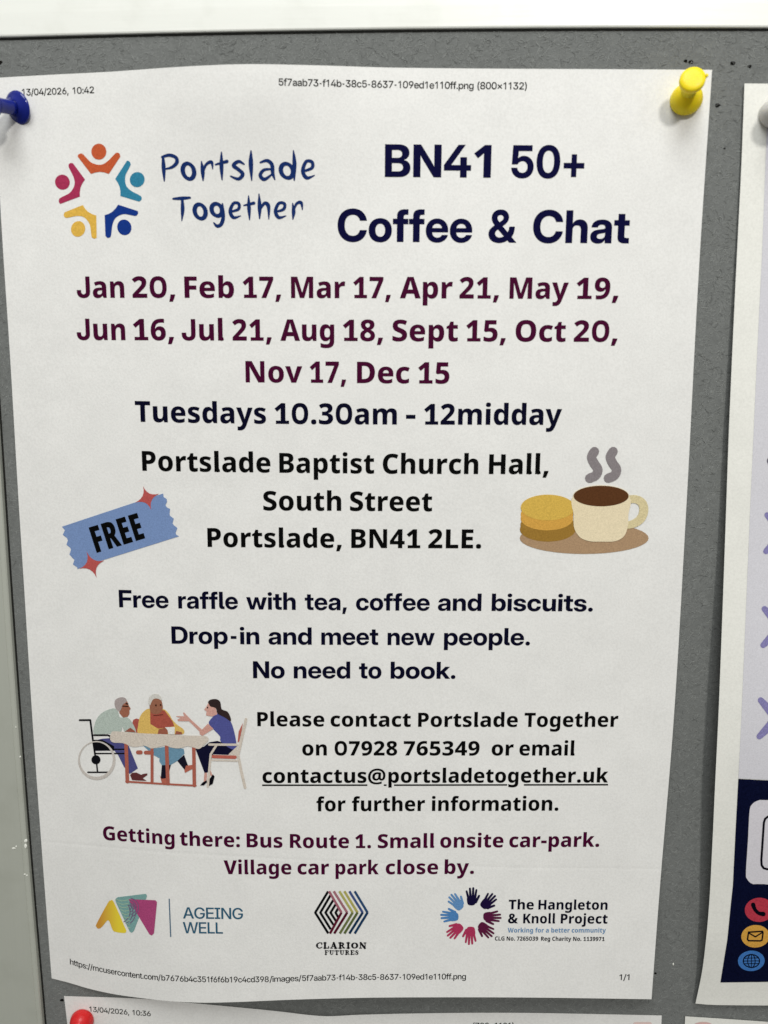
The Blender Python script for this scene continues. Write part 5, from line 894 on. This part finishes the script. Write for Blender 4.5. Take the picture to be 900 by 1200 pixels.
z = Z(360, 1035, 11.25)
def chev(pts, w, col, lv):
    pr('logo_chevron', [ccw(z(c)) for c in stroke(pts, w, caps=False)] + ([ccw(z(ell(pts[1][0], pts[1][1], w / 2, w / 2, 0, 10)))] if len(pts) > 2 else []), col, lv, step=6)
for pts in ([(276, 108), (106, 388), (278, 662)], [(306, 160), (174, 388), (310, 608)], [(342, 225), (241, 388), (345, 548)], [(374, 280), (308, 388), (378, 498)], [(408, 332), (374, 388), (410, 450)]):
    chev(pts, 31, (16, 18, 20), 1)
for xs, ct, cb in (((288, 452, 300), (158, 92, 106), (92, 16, 42)), ((350, 528, 356), (162, 104, 114), (78, 14, 38)), ((424, 600, 430), (170, 166, 84), (104, 112, 62)), ((490, 664, 490), (172, 164, 80), (86, 98, 48)), ((556, 732, 556), (58, 78, 130), (18, 46, 76)), ((626, 796, 626), (38, 72, 112), (20, 56, 92))):
    chev([(xs[0], 106), (xs[1], 388)], 31, ct, 2); chev([(xs[1], 386), (xs[2], 664)], 31, cb, 2)

def didone(word, x0, x1, y1, cap, name):
    G = {'C': (.8, [([(.95, .25, .05), (.9, .05, .05), (.5, 0, .1), (.12, .25, .2), (.08, .5, .3), (.12, .75, .2), (.5, 1, .1), (.95, .8, .05)], 1), ([(.93, 0, .06), (.93, .32, .06)], 0)]),
         'L': (.75, [([(.25, 0, .28), (.25, 1, .28)], 0), ([(0, .02, .07), (.5, .02, .07)], 0), ([(0, .98, .07), (.95, .98, .07)], 0), ([(.95, .65, .07), (.95, 1, .07)], 0)]),
         'A': (.95, [([(.45, 0, .05), (.15, 1, .07)], 0), ([(.5, 0, .28), (.8, 1, .28)], 0), ([(.28, .65, .06), (.7, .65, .06)], 0), ([(0, .98, .07), (.3, .98, .07)], 0), ([(.6, .98, .07), (1, .98, .07)], 0)]),
         'R': (.95, [([(.25, 0, .28), (.25, 1, .28)], 0), ([(.25, .03, .06), (.6, .05, .2), (.7, .27, .25), (.55, .48, .15), (.3, .5, .06)], 1), ([(.55, .5, .2), (.75, .9, .2), (.95, .97, .07)], 1), ([(0, .98, .07), (.48, .98, .07)], 0), ([(0, .02, .07), (.4, .02, .07)], 0)]),
         'I': (.45, [([(.5, 0, .28), (.5, 1, .28)], 0), ([(0, .02, .07), (1, .02, .07)], 0), ([(0, .98, .07), (1, .98, .07)], 0)]),
         'O': (.95, [([(.5 + .38 * math.cos(t), .5 + .47 * math.sin(t), .06 + .24 * abs(math.cos(t))) for t in np.linspace(0, 6.2832, 17)], 0)]),
         'N': (.95, [([(.15, 0, .08), (.15, 1, .08)], 0), ([(.85, 0, .08), (.85, 1, .08)], 0), ([(.18, 0, .28), (.82, 1, .28)], 0), ([(0, .98, .07), (.32, .98, .07)], 0), ([(.68, .02, .07), (1, .02, .07)], 0)]),
         'F': (.75, [([(.25, 0, .28), (.25, 1, .28)], 0), ([(0, .02, .07), (.95, .02, .07)], 0), ([(.95, 0, .07), (.95, .3, .07)], 0), ([(.3, .5, .07), (.65, .5, .07)], 0), ([(0, .98, .07), (.5, .98, .07)], 0)]),
         'U': (.95, [([(.25, 0, .28), (.25, .7, .27), (.35, .95, .15), (.55, 1, .08), (.78, .8, .08), (.8, 0, .08)], 0), ([(0, .02, .07), (.48, .02, .07)], 0), ([(.65, .02, .07), (1, .02, .07)], 0)]),
         'T': (.85, [([(.5, 0, .28), (.5, 1, .28)], 0), ([(0, .02, .07), (1, .02, .07)], 0), ([(.02, 0, .07), (.02, .3, .07)], 0), ([(.98, 0, .07), (.98, .3, .07)], 0), ([(.25, .98, .07), (.75, .98, .07)], 0)]),
         'E': (.8, [([(.25, 0, .28), (.25, 1, .28)], 0), ([(0, .02, .07), (.93, .02, .07)], 0), ([(.93, 0, .07), (.93, .28, .07)], 0), ([(.3, .5, .07), (.65, .5, .07)], 0), ([(0, .98, .07), (.95, .98, .07)], 0), ([(.95, .7, .07), (.95, 1, .07)], 0)]),
         'S': (.7, [([(.85, .3, .05), (.8, .08, .07), (.45, 0, .1), (.15, .2, .22), (.4, .43, .26), (.75, .65, .26), (.75, .88, .18), (.5, 1, .08), (.15, .95, .07), (.08, .7, .05)], 1)])}
    tot = sum(G[c][0] for c in word) + .22 * (len(word) - 1); s = (x1 - x0) / tot; x = x0; out = []
    for c in word:
        w, ss = G[c]
        for st, sm in ss:
            out += [ccw(q) for q in stroke([(x + a * w * s, y1 - cap + b_ * cap, max(d, .13) * s * 1.05) for a, b_, d in st], smooth=bool(sm))]
        x += (w + .22) * s
    pr(name, out, (22, 22, 26), 1)
didone('CLARION', 371, 429, 1111.2, 6.3, 'logo_text')
didone('FUTURES', 380.8, 420.2, 1118.6, 4.6, 'logo_text')

# ring of hands
z = Z(505, 1030, 4.09)
HC = [((26, 22, 54), 195, 103, 0), ((32, 22, 56), 262, 120, 42), ((88, 26, 62), 275, 181, 88), ((92, 26, 60), 250, 232, 128), ((172, 44, 84), 190, 253, 180), ((176, 44, 86), 130, 238, 228), ((72, 128, 186), 108, 180, 270), ((92, 140, 190), 132, 125, 318)]
for c, hx, hy, ang in HC:
    a = math.radians(ang); cs = []
    f = lambda x, y: (hx + x * math.cos(a) + y * math.sin(a), hy + x * math.sin(a) - y * math.cos(a))
    cs += [ccw(z([f(x, y) for x, y in crom([(-14, -22), (12, -22), (21, -5), (20, 16), (-18, 18), (-22, -4)], True, 4)]))]
    for x0, x1, y1, w in ((-15, -24, 44, 11), (-5, -8, 57, 11.5), (6, 8, 59, 11.5), (16, 23, 50, 11), (20, 36, 22, 12)):
        y0 = 10 if x1 < 30 else -8
        cs += [ccw(z([f(*p) for p in q])) for q in stroke([(x0, y0, w + 1), (x1, y1, w - 2)])]
    pr('logo_hand', cs, c, 1, step=6)
tl('logo_text', 'canva', [('The', 596, 625.4), ('Hangleton', 630.8, 711.8)], 11.3, [(596, 1065.7), (712, 1066.2)], (12, 11, 32))
tl('logo_text', 'canva', [('&', 595.2, 607), ('Knoll', 613, 650.5), ('Project', 657, 711.8)], 11.3, [(596, 1082), (712, 1082.4)], (12, 11, 32))
tl('logo_text', 'canva', [('Working for a better community', 595, 709.9)], 5.4, [(595, 1092.8), (710, 1092.9)], (104, 142, 180))
tl('logo_text', 'canva', [('CLG No. 7265039', 580, 630.6), ('Reg Charity No. 1139971', 634, 708.4)], 4.8, [(580, 1102.2), (708, 1102.8)], (26, 24, 32))

# ================================================================== THE BOOKLET PAGE AT THE RIGHT
bk = thing('poster', 'lavender and navy poster with white margin at the right edge, held by a white pin', 'poster')
LB = lift_booklet
sheet('paper_sheet', [(872.5, 97.8), (900, 98), (1090, 100)], [(1090, 100), (1100, 1180)],
      [(815, 1176), (830, 1177.3), (860, 1178), (900, 1178.3), (1100, 1180)],
      [(872.5, 97.8), (868.5, 200), (863.5, 300), (858.5, 405), (853.6, 520), (850.5, 610), (845.8, 740), (842.3, 830), (838, 920), (834.3, 1000), (831, 1060), (827.5, 1100), (822.5, 1140), (815, 1176)], LB, PAPER_W, bk, 60, 130)
pb = lambda nm, cs, col, lv=0, **k: printed(nm, cs, col, bk, LB, lv, **k)
pb('lavender_panel', [ccw([(900, 125), (1075, 126), (1075, 915), (900, 914), (865.3, 912.2), (868.5, 850), (872.3, 760), (879, 600), (888, 400), (893, 300), (897, 190), (899.5, 125)])], (208, 206, 212), 0, grain=.06)
pb('navy_panel', [ccw([(865.3, 912.7), (900, 914.5), (1072, 918), (1075, 1152), (900, 1150.7), (844.3, 1151.4), (848.5, 1125), (852.5, 1100.5), (856.7, 1058), (858.9, 1038), (862, 975)])], (14, 20, 44), 1, grain=.3)
pb('white_card', [ccw(crom([(881, 943), (889, 938), (902, 937.7), (1000, 939), (1000, 1037), (895, 1036), (882, 1035.8), (875.5, 1030), (874.2, 1022), (876.5, 985), (878.3, 952)], True, 4))], (212, 208, 214), 2, grain=.06)
pb('card_outline', [ccw(c) for c in stroke([(960, 957), (905, 956.5), (900, 957), (896.6, 959.6), (895.2, 964), (893.8, 985), (892.2, 1008), (892.6, 1014), (895, 1017.4), (899, 1018.6), (960, 1019)], 2.6)], (16, 16, 24), 3)
def cross(cx, cy, sc=1.0):
    cs = []
    for sx, sy in ((-19.5, -21.5), (-21, 21), (19, -21), (20, 21)):
        cs += stroke([(cx, cy, 13 * sc), (cx + sx * sc, cy + sy * sc, 7 * sc)])
    pb('purple_cross', [ccw(c) for c in cs], (132, 126, 176), 2, grain=.15)
for cx, cy in ((911, 842), (915.5, 735), (918.8, 625)): cross(cx, cy)
pb('dark_letter', [ccw(c) for c in stroke([(903, 534), (900.2, 540), (902.5, 546)], 3.2)], (96, 94, 108), 2)
for nm, cx, cy, rx, ry, col in (('phone_badge', 889.8, 1066.2, 17, 14.2, (186, 48, 68)), ('mail_badge', 885.3, 1097.2, 16.6, 13.2, (216, 158, 46)), ('web_badge', 880.4, 1126, 15.7, 12, (58, 118, 190))):
    o = pb(nm, [ccw(ell(cx, cy, rx, ry, -.06, 40))], col, 2, grain=.15, step=5)
    if nm[0] == 'p':
        cs = stroke([(882.6, 1060.2, 5.2), (884.6, 1065.6, 4.2), (889, 1070, 4.2), (894.6, 1071.2, 5.4)], smooth=True)
    elif nm[0] == 'm':
        cs = stroke([(877.2, 1092.4), (893.6, 1091.4), (894.2, 1093), (893, 1101.8), (891, 1102.6), (877.4, 1102.4), (876, 1101), (877.2, 1092.4)], 1.8) + stroke([(877.5, 1093.4), (885.2, 1097.8), (893.4, 1092.8)], 1.6)
    else:
        cs = ring(880.6, 1126.2, 9.6, 7.6, 1.3) + ring(880.6, 1126.2, 4.4, 7.6, 1.0) + stroke([(880.8, 1118.6), (880.4, 1133.8)], .9) + stroke([(872, 1123), (889.2, 1122.4)], .9) + stroke([(871.6, 1129.4), (888.6, 1129.2)], .9) + stroke([(871, 1126.3), (890.2, 1126)], .9)
    printed('badge_symbol', [ccw(c) for c in cs], (14, 16, 26), o, LB, 3, step=4)

# ================================================================== SHEETS BELOW
lo_ = thing('notice', 'white printed sheet below the flyer, only its top edge and date showing', 'notice')
sheet('paper_sheet', [(75, 1167.2), (100, 1168), (130, 1168.8), (163, 1170.3), (213, 1174.4), (270, 1179.6), (330, 1185.6), (360, 1189.2), (378, 1190.7), (420, 1189.2), (500, 1187.4), (620, 1187), (700, 1188.4), (775.5, 1190)],
      [(775.5, 1190), (765, 1420)], [(105, 1420), (765, 1420)], [(75, 1167.2), (105, 1420)], lift_lower, PAPER, lo_, 90, 20)
text_line('print_header_text', 'plain', [('13/04/2026,', 104.6, 151.4), ('10:36', 155, 176.7)], 6.0, [(104, 1185.4), (140, 1188.4), (177, 1191)], (6, 6, 8), lo_, lift_lower)
text_line('print_header_text', 'plain', [('(700×1101)', 554, 602)], 7.0, [(554, 1205.6), (602, 1205.6)], (6, 6, 8), lo_, lift_lower)
printed('pink_mark', [ccw(rrect(742, 1197.6, 764, 1212, 3))], (222, 196, 190), lo_, lift_lower, 0, grain=.05)  # faint pink patch near the top edge of the sheet
lr_ = thing('notice', 'white printed sheet corner at the lower right below the lavender poster', 'notice')
sheet('paper_sheet', [(803, 1191), (850, 1194), (900, 1197.5), (1090, 1209)], [(1090, 1209), (1080, 1420)], [(790, 1420), (1080, 1420)], [(803, 1191), (790, 1420)], lift_lower_right, PAPER_W, lr_, 40, 20)
printed('pink_mark', [ccw(ell(824, 1203, 12, 5.5))], (216, 176, 170), lr_, lift_lower_right, 0, grain=.05)  # faint pink oval near the corner

# ================================================================== PUSH PINS
def push_pin(name, label, foot, tilt, col_mat, scale=1.0, prof=None, needle=True):
    """A turned plastic push pin: wide foot, waisted stem and round head; foot on the sheet."""
    base = np.array(foot, float)
    t = thing(name, label, 'push pin', base, 'push pins holding the notices')
    a = np.array(tilt, float); a /= np.linalg.norm(a)
    e1 = np.cross(a, [0, 1, 0]); e1 /= np.linalg.norm(e1); e2 = np.cross(a, e1)
    prof = prof or {}
    def turn(nm, pts, mat, n=40):
        V = []; F = []
        for r, h in pts:
            for k in range(n):
                q = 2 * math.pi * k / n
                V.append(base + a * h * scale + (e1 * math.cos(q) + e2 * math.sin(q)) * r * scale)
        for j in range(len(pts) - 1):
            for k in range(n):
                F.append((j * n + k, j * n + (k + 1) % n, (j + 1) * n + (k + 1) % n, (j + 1) * n + k))
        F.append(tuple(range(n - 1, -1, -1))); F.append(tuple(range((len(pts) - 1) * n, len(pts) * n)))
        V = np.array(V)
        return mesh_obj(nm, V, F, mat, t, smooth=True)
    fr = prof.get('foot', 4.7); hr = prof.get('head', 3.75)
    if prof.get('plate'):
        ft = [(0.4, 0.25), (fr * .8, 0.3), (fr * .95, 0.5), (fr, 0.85), (fr * .97, 1.2), (fr * .8, 1.6), (2.6, 2.0), (2.15, 2.6)]
        st = [(2.15, 2.55), (2.0, 4), (1.95, 6), (2.1, 8), (2.4, 9.2)]
    else:
        ft = [(0.4, 0.25), (fr * .82, 0.3), (fr * .96, 0.5), (fr, 0.95), (fr * .985, 1.4), (fr * .95, 2.1), (fr * .88, 3.0), (fr * .74, 4.0), (fr * .56, 4.8), (2.1, 5.5)]
        st = [(2.2, 5.4), (1.9, 5.9), (1.75, 6.5), (1.75, 7.6), (1.95, 9.0), (2.1, 9.6)]
    turn('pin_foot', ft, col_mat); turn('pin_stem', st, col_mat)
    turn('pin_head', [(1.9, 9.45), (hr * .86, 9.55), (hr * .97, 9.75), (hr, 10.1), (hr, 10.9), (hr * .98, 11.2), (hr * .92, 11.42), (hr * .6, 11.55), (hr * .25, 11.6), (0.25, 11.6)], col_mat)
    if prof.get('nub'):
        c = base + a * 10.6 + e1 * 0; d = np.array([0.96, 0.12, 0]); d -= a * d.dot(a); d /= np.linalg.norm(d); e = np.cross(a, d)
        V = [c + d * (hr * .95 + p) + e * q + a * w2 for p, q, w2 in ((0, -.5, -.4), (0, .5, -.4), (0, .5, .4), (0, -.5, .4), (.55, -.22, -.2), (.6, .25, -.2), (.6, .2, .25), (.55, -.2, .25))]
        mesh_obj('mould_nub', np.array(V), [(0, 1, 2, 3), (4, 7, 6, 5), (0, 4, 5, 1), (1, 5, 6, 2), (2, 6, 7, 3), (3, 7, 4, 0)], col_mat, t)
    turn('needle', [(0.5, 0.5), (0.5, -3), (0.05, -7)], STEEL, 12)
    return t
STEEL = plastic('steel', (0.55, 0.55, 0.56), 0.25); STEEL.node_tree.nodes['Principled BSDF'].inputs['Metallic'].default_value = 1
YEL = plastic('yellow_plastic', (0.95, 0.74, 0.010), 0.38, 0.3, 0.3); BLU = plastic('blue_plastic', (0.007, 0.016, 0.21), 0.16, 0, 0.35)
RED = plastic('red_plastic', (0.62, 0.012, 0.014), 0.32, 0.15); WHI = plastic('white_plastic', (0.62, 0.60, 0.57), 0.35, 0.1)
def foot(px, lift): return hit(np.array([px], float), lift(np.array([px[0]]), np.array([px[1]])) - 0.15)[0]
push_pin('push_pin', 'yellow push pin in the upper right corner of the flyer', foot((803.5, 119), LF), (-0.20, 0.17, 1), YEL, 0.95, prof=dict(foot=4.75, head=3.6, nub=1))
push_pin('push_pin', 'dark blue push pin at the upper left corner of the flyer', foot((23.5, 127), LF), (-0.36, -0.24, 0.92), BLU, prof=dict(foot=4.6, head=3.7, plate=True))
push_pin('push_pin', 'white push pin in the lavender poster at the right edge', foot((904.5, 135), LB), (0.02, 0.03, 1), WHI, prof=dict(foot=4.0, head=3.6))
push_pin('push_pin', 'red push pin in the upper left corner of the lowest sheet', foot((97.5, 1193.5), lift_lower), (0.05, 0.05, 1), RED, prof=dict(foot=4.1, head=3.4))
